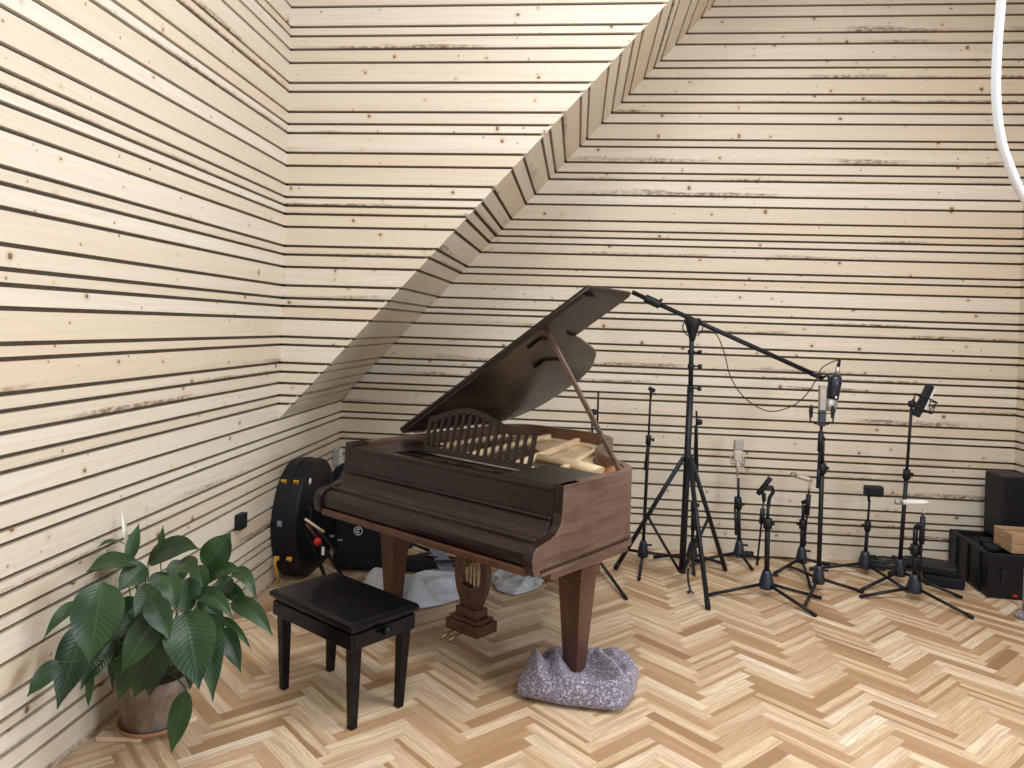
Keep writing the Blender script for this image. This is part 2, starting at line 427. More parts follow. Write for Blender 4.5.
frame('added_window_2', [((x0, y, z0), (x1, y, z0)), ((x0, y, z1), (x1, y, z1)), ((x0, y, z0), (x0, y, z1)), ((x1, y, z0), (x1, y, z1)), (((x0+x1)/2, y, z0), ((x0+x1)/2, y, z1))])  # frame of the added, unseen rear window
for nm_, (x0, x1, y0, y1) in (('window_3', W3), ('window_4', W4)):
    z = ZC+.1
    frame(nm_, [((x0, y0, z), (x1, y0, z)), ((x0, y1, z), (x1, y1, z)), ((x0, y0, z), (x0, y1, z)), ((x1, y0, z), (x1, y1, z))])

# ------------------------------------------------------------------ herringbone floor
def make_floor():
    W = .0597; L = 6*W; rg = random.Random(3)
    bm = bmesh.new(); uvl = bm.loops.layers.uv.new('UVMap'); cl = bm.loops.layers.float_color.new('brd')
    s2 = math.sqrt(.5)
    X0 = .867 - (L-W/2)*s2; Y0 = 3.083 - (L+W/2)*s2+.02
    def w(a, b): return Vector(((a-b)*s2+X0, (a+b)*s2+Y0, 0))
    def plank(a, b, la, lb):
        c = w(a+la/2, b+lb/2)
        if not (XL-.4 < c.x < XR+.4 and YR-.4 < c.y < 6.3): return
        vs = [bm.verts.new(w(*q)) for q in ((a, b), (a+la, b), (a+la, b+lb), (a, b+lb))]
        f = bm.faces.new(vs); r, r2, off = rg.random(), rg.random(), rg.random()*50
        r = min(1, max(0, .5+(r-.5)*(.75 if rg.random() < .7 else 1.0)+.06))
        for lp, q in zip(f.loops, ((0, 0), (1, 0), (1, 1), (0, 1))):
            if la > lb: lp[uvl].uv = (q[0]*la+off, q[1]*lb+off*3); vf = q[1]
            else: lp[uvl].uv = (q[1]*lb+off, q[0]*la+off*3); vf = q[0]
            lp[cl] = (r, vf, r2, 1)
    for kx in range(-12, 14):
        for ky in range(-110, 130):
            ax, bx = kx*L+ky*W, -kx*L+ky*W
            plank(ax, bx, L, W); plank(ax+L, bx+W-L, W, L)
    # straight border strip along the right wall
    def clip(bm, co, no):
        g = bm.verts[:]+bm.edges[:]+bm.faces[:]
        bmesh.ops.bisect_plane(bm, geom=g, dist=1e-5, plane_co=co, plane_no=no, clear_outer=True)
    XB = 2.80
    clip(bm, (XB, 0, 0), (1, 0, 0)); clip(bm, (XL, 0, 0), (-1, 0, 0)); clip(bm, (0, 5.9, 0), (0, 1, 0)); clip(bm, (0, YR, 0), (0, -1, 0))
    x = XB
    while x < XR+.05:
        y = YR - rg.random()*.3
        while y < 5.9:
            ln = .36
            a, b = max(y, YR), min(y+ln, 5.9)
            if b > a:
                f = bm.faces.new([bm.verts.new(q) for q in ((x, a, 0), (x+W, a, 0), (x+W, b, 0), (x, b, 0))])
                r, r2, off = rg.random(), rg.random(), rg.random()*50
                for lp, q in zip(f.loops, ((0, 0), (0, 1), (1, 1), (1, 0))):
                    lp[uvl].uv = (q[0]*ln+off, q[1]*W+off*3); lp[cl] = (r, q[1], r2, 1)
            y += ln
        x += W
    me = bpy.data.meshes.new('floor'); bm.to_mesh(me); bm.free(); me.materials.append(M['oak'])
    o = bpy.data.objects.new('floor', me); COL.objects.link(o); struct(o)
    for p in me.polygons:
        if p.normal.z < 0: p.flip()
    s = MB(); s.box((.67, 1.5, -.052), (5.3, 9.2, .1)); struct(s.build('floor_slab', 'gap'))
make_floor()

# ------------------------------------------------------------------ GRAND PIANO
PA = math.radians(-35.498); PO = Vector((-1.3420, 3.9092, 0))
piano = thing('grand_piano', 'dark mahogany grand piano with its lid propped open', 'piano', PO, PA)
def bez(P, n=10):
    out = []
    for i in range(n+1):
        t = i/n; k = len(P)-1
        q = [Vector(p) for p in P]
        while len(q) > 1: q = [q[j].lerp(q[j+1], t) for j in range(len(q)-1)]
        out.append(tuple(q[0]))
    return out
PW = 1.48
bent = bez([(1.48, .66, 0), (1.48, .83, 0), (1.30, .86, 0), (1.10, 1.06, 0)], 8) + bez([(1.10, 1.06, 0), (.94, 1.22, 0), (.97, 1.36, 0), (.88, 1.48, 0)], 7)[1:] \
    + bez([(.88, 1.48, 0), (.82, 1.60, 0), (.70, 1.65, 0), (.55, 1.65, 0)], 7)[1:] + [(.28, 1.65, 0)] + bez([(.28, 1.65, 0), (.08, 1.65, 0), (0, 1.56, 0), (0, 1.40, 0)], 7)[1:]
outer = [(1.48, .176)] + [(p[0], p[1]) for p in bent] + [(0, .176)]
def inset(poly, d):
    out = []
    n = len(poly)
    for i in range(n):
        a = Vector(poly[max(i-1, 0)]); b = Vector(poly[min(i+1, n-1)]); t = (b-a).normalized()
        nn = Vector((-t.y, t.x)); out.append((poly[i][0]+nn.x*d, poly[i][1]+nn.y*d))
    return out
def strip(mb, A, B, z0, z1, caps=True):
    n = len(A); v = []
    for i in range(n):
        v.append([mb.bm.verts.new((A[i][0], A[i][1], z0)), mb.bm.verts.new((A[i][0], A[i][1], z1)), mb.bm.verts.new((B[i][0], B[i][1], z1)), mb.bm.verts.new((B[i][0], B[i][1], z0))])
    for i in range(n-1):
        for k in range(4): mb.face([v[i][k], v[i][(k+1) % 4], v[i+1][(k+1) % 4], v[i+1][k]], k in (0, 2) and 0 < i < n-2)
    if caps: mb.face(v[0]); mb.face(v[-1][::-1])
inn = inset(outer, .038); 
mb = MB(); strip(mb, outer, inn, .655, .99); mb.build('rim', 'mahog_lit', piano, bevel=.003)
inn2 = inset(outer, .046); mb = MB(); strip(mb, inn[2:-1], inn2[2:-1], .80, .984); mb.build('rim_lining', 'inner', piano)
lo, li = inset(outer, -.008), inset(outer, .03)
mb = MB(); strip(mb, lo[1:-1], li[1:-1], .63, .662); mb.build('base_moulding', 'mahog_lit', piano, bevel=.004)
mb = MB(); mb.prism([(p[0], p[1]) for p in inset(outer, .04)], .66, .70); mb.build('bottom_board', 'mahog', piano)
# cheeks with the scrolled arm
prof = [(.02, .642), (-.004, .646), (-.018, .675), (-.024, .71), (-.016, .742), (.01, .762), (.05, .771), (.095, .778), (.135, .795), (.160, .825), (.170, .87), (.175, .99), (.30, .99), (.30, .642)]
for X0, X1, mm in ((0, .048, 'mahog'), (1.432, 1.481, 'mahog_lit')):
    mb = MB(); mb.hexa([(X0, a, b) for a, b in prof], [(X1, a, b) for a, b in prof]); ck = mb.build('cheek', mm, piano, bevel=.004)
    if X0 == 0: ck['label'] = 'dark scrolled arm at the bass end'
    else: ck['label'] = 'reddish brown scrolled arm at the treble end, painted lighter as if lit'
    # front face of each arm is the dark polished strip
    mb = MB(); fr = [(a-.003, b) for a, b in prof[1:12]]; bk = [(a+.004, b) for a, b in prof[1:12]]
    c = (X0+X1)/2
    mb.hexa([(X0+.003, a, b) for a, b in fr+bk[::-1]], [(X1-.003, a, b) for a, b in fr+bk[::-1]]); mb.build('arm_facing', 'mahog', piano)
    mb = MB(); xs = (X0-.006, X0+.02) if X0 == 0 else (X1-.02, X1+.007)
    mb.hexa([(xs[0], a, b) for a, b in ((.03, .638), (.03, .652), (.72, .660), (.72, .632))], [(xs[1], a, b) for a, b in ((.03, .638), (.03, .652), (.72, .660), (.72, .632))]); mb.build('side_moulding', 'mahog_lit', piano, bevel=.004)
mb = MB(); mb.hexa([(1.481, a, b) for a, b in ((.03, .656), (.03, .664), (.70, .673), (.70, .664))], [(1.486, a, b) for a, b in ((.03, .656), (.03, .664), (.70, .673), (.70, .664))]); mb.build('groove_shade_strip', 'mahog', piano)  # thin dark strip on the surface, standing in for the shade of a groove
# closed key cover, key slip and nameboard
kp = [(.020, .672), (.002, .678), (-.004, .700), (-.002, .725), (.016, .748), (.044, .757), (.050, .752), (.052, .770), (.060, .776), (.068, .772), (.070, .760), (.100, .772), (.126, .794), (.142, .830), (.150, .832), (.146, .846), (.152, .852), (.160, .850), (.162, .838), (.168, .90), (.172, .955), (.166, .957), (.166, .966), (.22, .966), (.22, .672)]
mb = MB(); mb.hexa([(.048, a, b) for a, b in kp], [(1.432, a, b) for a, b in kp]); mb.build('key_cover', 'mahog', piano, bevel=.0015)
mb = MB(); mb.box((.74, .012, .650), (1.384, .034, .034)); mb.build('key_slip', 'redleg', piano, bevel=.006)
mb = MB(); mb.box((.74, .112, .648), (1.384, .18, .024)); mb.build('key_bed', 'mahog', piano)
mb = MB(); mb.box((.74, .195, .968), (1.384, .05, .012)); mb.build('top_rail', 'mahog', piano, bevel=.004)
# inside: plate, soundboard, strings, felt-covered pin block area
mb = MB(); mb.prism(inset(outer, .05)[1:-1], .80, .815); mb.build('soundboard', 'cream', piano)
mb = MB(); mb.box((.74, .40, .855), (1.38, .32, .05)); mb.build('pin_block', 'felt', piano)
pl = MB()
ring = inset(outer, .052); rin = inset(outer, .13); strip(pl, ring[2:-2], rin[2:-2], .90, .925)
pl.box((.74, .60, .92), (1.37, .09, .03)); pl.prism([(x, max(y, .56)) for x, y in inset(outer, .06)[2:-2]], .902, .912)
for xa, ya, xb, yb in ((.16, .6, .12, 1.5), (.5, .6, .32, 1.58), (.85, .6, .55, 1.58), (1.12, .6, .86, 1.34)):
    a, b = Vector((xa, ya, .932)), Vector((xb, yb, .932)); d = b-a
    pl.box((a+b)/2, (d.length, .035, .035), Matrix.Rotation(math.atan2(d.y, d.x), 3, 'Z'))
pl.build('iron_plate', 'gold', piano, bevel=.005)
st = MB()
for i in range(60):
    t = i/59; xa = .07+1.33*t; xb = .10+.72*t if t < .5 else .46+.75*(t-.5)/.5*1.1
    yb = 1.48 if t < .5 else 1.48-.62*(t-.5)/.5
    st.rod((xa, .52, .928), (min(xb, 1.36), yb, .928), .0011, seg=4)
o = st.build('strings', 'string', piano); o['kind'] = 'stuff'
hm = MB()
for i in range(44): 
    hm.box((.08+i*.0303, .55, .905), (.02, .05, .03))
hm.build('damper_row', 'blackp', piano)['kind'] = 'stuff'
mb = MB(); mb.box((1.255, .40, .968), (.34, .37, .012)); mb.build('desk_shelf', 'felt', piano, bevel=.003)
mb = MB(); mb.box((.195, .40, .970), (.29, .37, .012)); mb.build('desk_shelf', 'mahog', piano, bevel=.003)
mb = MB(); mb.box((.74, .32, .950), (1.36, .10, .014)); mb.build('desk_ledge', 'mahog', piano, bevel=.003)
mb = MB(); mb.box((.74, .275, .962), (1.0, .02, .010)); mb.build('desk_rail', 'mahog', piano)
for xa, xb in ((.53, .66), (.71, .76), (.90, 1.0)):
    mb = MB(); mb.box(((xa+xb)/2, .262, .9685), (xb-xa, .010, .003)); mb.build('brass_strip', 'brass', piano)
# slack felt, paper roll and cloth left in the far end of the case
mb = MB(); mb.tube([(1.30, .72, .945), (1.10, .80, .945), (.80, .86, .94)], [.035, .03, .018], 10); mb.build('treble_plate_horn', 'gold', piano)
mb = MB(); mb.lathe([(.0, 0), (.055, .002), (.062, .03), (.055, .06), (0, .062)], (1.33, .74, .925), 18, Matrix.Rotation(PI/2, 3, 'Y')); mb.build('treble_bracket', 'orange', piano)
# music desk
def desk(a, h, d=0): return (.367+a*.74, .40+h*.24+d, .965+h*.97)
top = lambda a: .185 + (.075*math.sin(PI*min(1, max(0, (a-.0)/.78)))**1.2 if a < .78 else 0) + (.022*(a-.78)/.22 if a > .78 else 0)
mk = MB(); n = 24; th = .016
lo_, hi_ = [], []
def bar(a0, a1, h0a, h1a, h0b, h1b, m_=None, t=th):
    mk.hexa([desk(a0, h0a), desk(a1, h0b), desk(a1, h1b), desk(a0, h1a)], [desk(a0, h0a, t), desk(a1, h0b, t), desk(a1, h1b, t), desk(a0, h1a, t)])
for i in range(n):
    a0, a1 = i/n, (i+1)/n
    bar(a0, a1, top(a0)-.03, top(a0), top(a1)-.03, top(a1))
mk.build('music_desk_top_rail', 'mahog', piano)
mk = MB(); bar(0, 1, 0, .03, 0, .03); mk.build('music_desk_bottom_rail', 'mahog', piano, bevel=.002)
NS = 15
for i in range(NS+1):
    a = i/NS*(1-.026); mk = MB(); w_ = .022 if i not in (0, NS) else .032
    bar(a, a+w_, .025, top(a)-.02, .025, top(a+w_)-.02, t=.012)
    mk.build('music_desk_slat', 'mahog', piano)
# lid and folded front flap
LA = math.radians(32.4)
def lidp(a, Y, t): return (a*math.cos(LA)-t*math.sin(LA), Y, 1.0+a*math.sin(LA)+t*math.cos(LA))
def smooth2(P, n=3):
    out = []
    for i in range(len(P)-1):
        a, b, c, d = (Vector(P[max(i-1, 0)]), Vector(P[i]), Vector(P[i+1]), Vector(P[min(i+2, len(P)-1)]))
        for k in range(n):
            t = k/n; out.append(tuple(.5*((2*b)+(-a+c)*t+(2*a-5*b+4*c-d)*t*t+(-a+3*b-3*c+d)*t**3)))
    return out+[P[-1]]
lidout = [(0, .58), (1.50, .58)] + smooth2([(1.50, .68), (1.30, .73), (1.17, .82), (1.125, .94), (1.10, 1.04), (1.06, 1.14), (1.02, 1.235), (.98, 1.33), (.935, 1.405), (.865, 1.48), (.763, 1.575), (.63, 1.64), (.489, 1.665), (.263, 1.66), (.12, 1.60), (.03, 1.50), (0, 1.40)])
mb = MB(); mb.hexa([lidp(a, Y, 0) for a, Y in lidout], [lidp(a, Y, .018) for a, Y in lidout]); mb.build('lid', 'mahog', piano, bevel=.003)
fl = [(0.0, .575), (1.545, .575), (1.545, .60), (1.53, .98), (1.50, 1.005), (0.02, 1.005)]
mb = MB(); mb.hexa([lidp(a, Y, .021) for a, Y in fl], [lidp(a, Y, .038) for a, Y in fl]); mb.build('lid_front_flap', 'mahog', piano, bevel=.003)
mb = MB(); mb.rod(lidp(0, .578, .02), lidp(1.54, .578, .02), .004); mb.build('flap_hinge', 'mahog', piano)
for Y in (.72, 1.05, 1.35):
    mb = MB(); mb.rod((-.004, Y-.04, 1.005), (-.004, Y+.04, 1.005), .012); mb.build('lid_hinge', 'brass', piano)
mb = MB()
for (a, Y) in ((1.06, .70),): 
    mb.box(lidp(a, Y, -.006), (.10, .07, .012), Matrix.Rotation(-LA, 3, 'Y'))
mb.build('prop_socket', 'mahog', piano, bevel=.003)
mb = MB(); A, B_ = Vector((1.435, .675, .985)), Vector(lidp(1.175, .66, -.006)); d = B_-A
mb.box((A+B_)/2, (.024, .016, d.length), RotTo(d)); mb.build('lid_prop', 'mahog_lit', piano, bevel=.003)
mb = MB(); mb.box(lidp(.84, 1.02, -.008), (.09, .14, .014), Matrix.Rotation(-LA, 3, 'Y')); mb.build('prop_rest', 'mahog', piano, bevel=.004)
# legs
def leg(X, Y, m_, zf=.05, lab=None):
    mb = MB()
    def sq(h, z): return [(X-h, Y-h, z), (X+h, Y-h, z), (X+h, Y+h, z), (X-h, Y+h, z)]
    mb.hexa(sq(.036, zf), sq(.064, .50)); mb.hexa(sq(.066, .50), sq(.076, .512)); mb.hexa(sq(.076, .512), sq(.074, .56)); mb.hexa(sq(.074, .56), sq(.105, .60)); mb.hexa(sq(.105, .60), sq(.11, .635))
    o = mb.build('leg', m_, piano, bevel=.003)
    mb = MB(); mb.lathe([(.026, 0), (.030, .012), (.026, zf)], (X, Y, .001), 14); mb.build('caster', 'brass', o)
    if lab: o['label'] = lab
leg(1.335, .50, 'redleg', lab='front treble leg standing in the speckled blanket'); leg(.07, .49, 'redleg'); leg(.62, 1.47, 'mahog')
mb = MB(); mb.box((1.36, .42, .615), (.22, .60, .03)); mb.build('leg_block', 'mahog_lit', piano, bevel=.006)
mb = MB(); mb.box((.12, .42, .615), (.22, .60, .03)); mb.build('leg_block', 'mahog', piano, bevel=.006)
# pedal lyre
LX, LY = .715, .455
mb = MB()
mb.box((LX, LY, .118), (.225, .15, .056)); mb.box((LX, LY, .156), (.195, .125, .020)); mb.box((LX, LY, .187), (.145, .09, .044))
def arm(sgn):
    pts = bez([(0.035, .225), (.075, .26), (.135, .36), (.105, .50), (.085, .56), (.085, .64)], 14) if False else None
    out = [(.0, .205), (.058, .205), (.072, .24), (.096, .29), (.110, .35), (.110, .42), (.098, .51), (.088, .58), (.090, .64), (.052, .64), (.050, .58), (.058, .51), (.070, .42), (.070, .36), (.060, .318), (.0, .306)]
    mb.hexa([(LX+sgn*a, LY-.022, b) for a, b in out], [(LX+sgn*a, LY+.022, b) for a, b in out])
arm(1); arm(-1)
ly = mb.build('pedal_lyre', 'redleg', piano, bevel=.004)
for dx in (-.026, 0, .026):
    mb = MB(); mb.rod((LX+dx, LY, .30), (LX+dx, LY, .64), .004, seg=8); mb.build('lyre_rod', 'brass', ly)
for dx in (-.04, .012):
    mb = MB(); mb.tube([(LX+dx, LY-.07, .10), (LX+dx, LY-.13, .098), (LX+dx, LY-.18, .085)], [.005, .007, .010], 8); mb.build('pedal', 'brass', ly)
mb = MB(); mb.box((LX, LY+.02, .646), (.26, .22, .02)); mb.build('lyre_block', 'mahog', piano)

# ------------------------------------------------------------------ piano stool
sc = Vector((-.985, 3.255, 0))
stool = thing('piano_stool', 'black lacquered adjustable piano stool with four tapered legs', 'stool', sc, PA)
ZT = .447
mb = MB()
hx, hy = .295, .182
mb.prism([(-hx, -hy), (hx, -hy), (hx, hy), (-hx, hy)], ZT-.030, ZT-.012); mb.hexa([(x*hx, y*hy, ZT-.012) for x, y in ((-1, -1), (1, -1), (1, 1), (-1, 1))], [(x*(hx-.014), y*(hy-.014), ZT) for x, y in ((-1, -1), (1, -1), (1, 1), (-1, 1))])
mb.build('seat', 'lacq', stool, bevel=.004)
mb = MB(); mb.prism([(-hx+.022, -hy+.018), (hx-.022, -hy+.018), (hx-.022, hy-.018), (-hx+.022, hy-.018)], ZT-.050, ZT-.028); mb.build('seat_frame', 'lacq', stool, bevel=.004)
mb = MB()
for s in (-1, 1):
    mb.box((0, s*(hy-.022), ZT-.080), (2*hx-.03, .022, .062)); mb.box((s*(hx-.022), 0, ZT-.080), (.022, 2*hy-.05, .062))
mb.build('apron', 'lacq', stool, bevel=.003)
for sx in (-1, 1):
    for sy in (-1, 1):
        mb = MB()
        def sq(cx, cy, h, z): return [(cx-h, cy-h, z), (cx+h, cy-h, z), (cx+h, cy+h, z), (cx-h, cy+h, z)]
        mb.hexa(sq(sx*(hx-.052), sy*(hy-.058), .0155, .0), sq(sx*(hx-.046), sy*(hy-.050), .024, ZT-.09)); mb.build('leg', 'lacq', stool, bevel=.003)
for s in (1, -1):
    mb = MB(); mb.lathe([(.006, 0), (.006, .012), (.018, .014), (.021, .022), (.021, .036), (.015, .042)], (s*(hx-.012), -.01, ZT-.066), 14, Matrix.Rotation(s*PI/2, 3, 'Y')); mb.build('height_knob', 'lacq', stool)

# ------------------------------------------------------------------ blankets
def cloth(name, pts, hfun, m_, label, cat, n=46, th=.012, seed=1, group=None):
    """soft folded cloth: outline polygon on the floor, height from hfun(u, v, x, y)."""
    cx = sum(p[0] for p in pts)/len(pts); cy = sum(p[1] for p in pts)/len(pts)
    bm = bmesh.new(); NR, NA = n//2, n*2
    def edge(ang):
        dx, dy = math.cos(ang), math.sin(ang); best = 0
        for i in range(len(pts)):
            x1, y1 = pts[i][0]-cx, pts[i][1]-cy; x2, y2 = pts[(i+1) % len(pts)][0]-cx, pts[(i+1) % len(pts)][1]-cy
            den = dx*(y2-y1)-dy*(x2-x1)
            if abs(den) < 1e-9: continue
            t = (x1*(y2-y1)-y1*(x2-x1))/den; s = (x1*dy-y1*dx)/den
            if t > 0 and -1e-6 <= s <= 1+1e-6: best = max(best, t)
        return best
    R = [edge(2*PI*k/NA) for k in range(NA)]
    R = [sum(R[(k+j) % NA] for j in (-1, 0, 1))/3 for k in range(NA)]
    ctr = None; rows = []
    for i in range(NR+1):
        q = 1-(1-i/NR)**1.0; row = []
        for k in range(NA):
            a = 2*PI*k/NA; x = cx+math.cos(a)*R[k]*q; y = cy+math.sin(a)*R[k]*q
            h = hfun(x, y, q, a)
            row.append((x, y, h))
            if i == 0: break
        rows.append([bm.verts.new(p) for p in row])
    for k in range(NA): bm.faces.new([rows[0][0], rows[1][k], rows[1][(k+1) % NA]]).smooth = True
    for i in range(1, NR):
        for k in range(NA): bm.faces.new([rows[i][k], rows[i+1][k], rows[i+1][(k+1) % NA], rows[i][(k+1) % NA]]).smooth = True
    bot = [bm.verts.new((v.co.x, v.co.y, .002)) for v in rows[-1]]
    for k in range(NA): bm.faces.new([rows[-1][k], bot[k], bot[(k+1) % NA], rows[-1][(k+1) % NA]]).smooth = True
    bm.faces.new(bot[::-1])
    bmesh.ops.recalc_face_normals(bm, faces=bm.faces)
    me = bpy.data.meshes.new(name); bm.to_mesh(me); bm.free(); me.materials.append(M[m_])
    o = bpy.data.objects.new(name, me); COL.objects.link(o)
    md = o.modifiers.new('sub', 'SUBSURF'); md.levels = md.render_levels = 1
    return tag(o, label, cat, group)
from mathutils import noise as mno
def ridge(x, y, ax, ay, bx, by, w, h):
    d = Vector((bx-ax, by-ay)); L = d.length; d /= L; p = Vector((x-ax, y-ay)); t = max(0, min(L, p.dot(d))); r = (p-d*t).length
    return h*math.exp(-(r/w)**2)
lw = PO + Matrix.Rotation(PA, 3, 'Z') @ Vector((1.335, .50, 0))   # leg foot in the room
FOLDS = [(onz(536, 652, .13)[:2], onz(541, 690, .10)[:2], .036, .075), (onz(556, 655, .12)[:2], onz(562, 684, .08)[:2], .032, .055), (onz(598, 655, .11)[:2], onz(622, 688, .08)[:2], .028, .065), (onz(612, 655, .10)[:2], onz(632, 690, .05)[:2], .022, .045), (onz(575, 694, .07)[:2], onz(618, 694, .07)[:2], .045, .03)]
def hb(x, y, q, a):
    edge = min(1, (1-q)/.16)**.5 if q < 1 else 0
    b = .085
    for (a0, a1, w_, h_) in FOLDS: b += ridge(x, y, a0[0], a0[1], a1[0], a1[1], w_, h_)
    b -= .02*math.exp(-(((x-lw.x)**2+(y-lw.y)**2)/.0055))
    b += .028*mno.noise(Vector((x*11, y*11, 0))) + .014*mno.noise(Vector((x*26, y*26, 5))) + .02*abs(mno.noise(Vector((x*9+3, y*9, 9))))
    return max(.004, b*(.25+.75*edge) if q < 1 else .035)
bp = [onz(x, y)[:2] for x, y in ((514, 700), (560, 710), (620, 717), (634, 704), (640, 676), (620, 664), (590, 660), (560, 662), (534, 668), (520, 680))]
cloth('moving_blanket', bp, hb, 'blanket', 'speckled purple grey blanket bunched around the foot of the front piano leg', 'blanket')
def hb2(x, y, q, a):
    b = .022 + .05*max(0, mno.noise(Vector((x*3+y*3, y*12, 2)))) + .018*mno.noise(Vector((x*9, y*16, 9)))
    b += ridge(x, y, *onz(364, 586, .05)[:2], *onz(418, 594, .06)[:2], .075, .075) + ridge(x, y, *onz(368, 592, .02)[:2], *onz(412, 602, .02)[:2], .06, .08) + ridge(x, y, *onz(430, 584, .04)[:2], *onz(458, 582, .04)[:2], .05, .03)
    return max(.004, b*(.3+.7*min(1, (1-q)/.2)**.5)) if q < 1 else .012
bp = [onz(x, y)[:2] for x, y in ((358, 584), (368, 606), (396, 616), (418, 611), (436, 608), (462, 600), (470, 588), (455, 575), (430, 572), (400, 580), (378, 577))]
cloth('moving_blanket', bp, hb2, 'bblanket', 'pale blue blanket crumpled on the floor between left leg and pedals', 'blanket')
def hb3(x, y, q, a):
    b = .03 + .05*max(0, mno.noise(Vector((x*8, y*8, 12)))) + .02*mno.noise(Vector((x*16, y*16, 19)))
    return max(.004, b*(.3+.7*min(1, (1-q)/.2)**.5)) if q < 1 else .012
bp = [onz(x, y)[:2] for x, y in ((496, 592), (515, 597), (538, 590), (548, 578), (540, 568), (520, 564), (498, 570), (490, 580))]
cloth('packing_cloth', bp, hb3, 'bag', 'grey and white crumpled cloth on floor behind the pedal lyre', 'cloth')

# ------------------------------------------------------------------ PLANT
pc = Vector((-1.640, 2.900, 0))
for i, (x, y, r, lab) in enumerate(((-.075, -.090, .12, 'pale wood offcut under the front of the plant saucer'), (.095, .055, .9, 'pale wood offcut under the right side of the plant saucer'))):
    mb = MB(); mb.box((0, 0, .010), (.17 if i == 0 else .10, .05, .018), Matrix.Rotation(r, 3, 'Z'))
    o = mb.build('wood_offcut', 'offwood', None, bevel=.002); o.location = (pc.x+x, pc.y+y, 0); tag(o, lab, 'wood block', 'wood blocks under the saucer')
mb = MB(); mb.lathe([(.0, .0), (.105, .0), (.125, .006), (.132, .022), (.126, .024), (.118, .010), (0, .008)], (0, 0, 0), 36); o = mb.build('plant_saucer', 'terr'); o.location = (pc.x, pc.y, .0195)
tag(o, 'terracotta saucer under the plant pot', 'saucer')
plant = thing('potted_peace_lily', 'peace lily with large glossy leaves in a weathered brown pot', 'plant', pc)
zb_ = .029
mb = MB(); mb.lathe([(.0, zb_), (.102, zb_), (.108, zb_+.01), (.136, .175), (.139, .178), (.142, .185), (.147, .224), (.143, .230), (.134, .228), (.127, .19), (0, .188)], (0, 0, 0), 40); mb.build('pot', 'pot', plant)
mb = MB(); mb.lathe([(0, .19), (.115, .19), (.112, .202), (.05, .208), (0, .21)], (0, 0, 0), 24); mb.build('soil', 'soil', plant)

def clampw(p):
    if p.x < XL+.03: 
        f = (XL+.03)/p.x; return EYE + (p-EYE)*f
    return p
def leafmesh(P0, P1, wd, arch, nh, fold=.22, seed=0):
    """leaf from P0 (stalk end) to P1 (tip), width wd, rising arch, facing roughly nh."""
    bm = bmesh.new(); uvl = bm.loops.layers.uv.new('UVMap'); rg = random.Random(seed)
    P0, P1 = Vector(P0), Vector(P1); ln = (P1-P0).length
    C = (P0+P1)/2 + Vector((0, 0, 1))*arch*ln + (nh*arch*ln*.5)
    NU, NV = 14, 6; rows = []; wav = rg.random()*6
    for i in range(NU+1):
        t = i/NU
        p = P0*(1-t)**2 + C*2*t*(1-t) + P1*t*t
        tan = ((C-P0)*(1-t) + (P1-C)*t).normalized()
        side = tan.cross(nh)
        side = side.normalized() if side.length > 1e-4 else Vector((1, 0, 0))
        nn = side.cross(tan).normalized()
        w = wd*.5*(math.sin(PI*min(1, t**.72))**.85)*(1 if t < .75 else 1-.55*((t-.75)/.25)**1.2) if 0 < t < 1 else .0008
        row = []
        for j in range(NV+1):
            s = (j/NV-.5)*2
            q = p + side*s*w - nn*(-abs(s)*w*fold) + nn*math.sin(t*9+wav+s*2)*w*.07*abs(s)
            row.append((bm.verts.new(q), t, j/NV))
        rows.append(row)
    for i in range(NU):
        for j in range(NV):
            q = [rows[i][j], rows[i][j+1], rows[i+1][j+1], rows[i+1][j]]
            f = bm.faces.new([x[0] for x in q]); f.smooth = True
            for lp, x in zip(f.loops, q): lp[uvl].uv = (x[1], x[2])
    me = bpy.data.meshes.new('leaf'); bm.to_mesh(me); bm.free(); me.materials.append(M['leaf']); return me
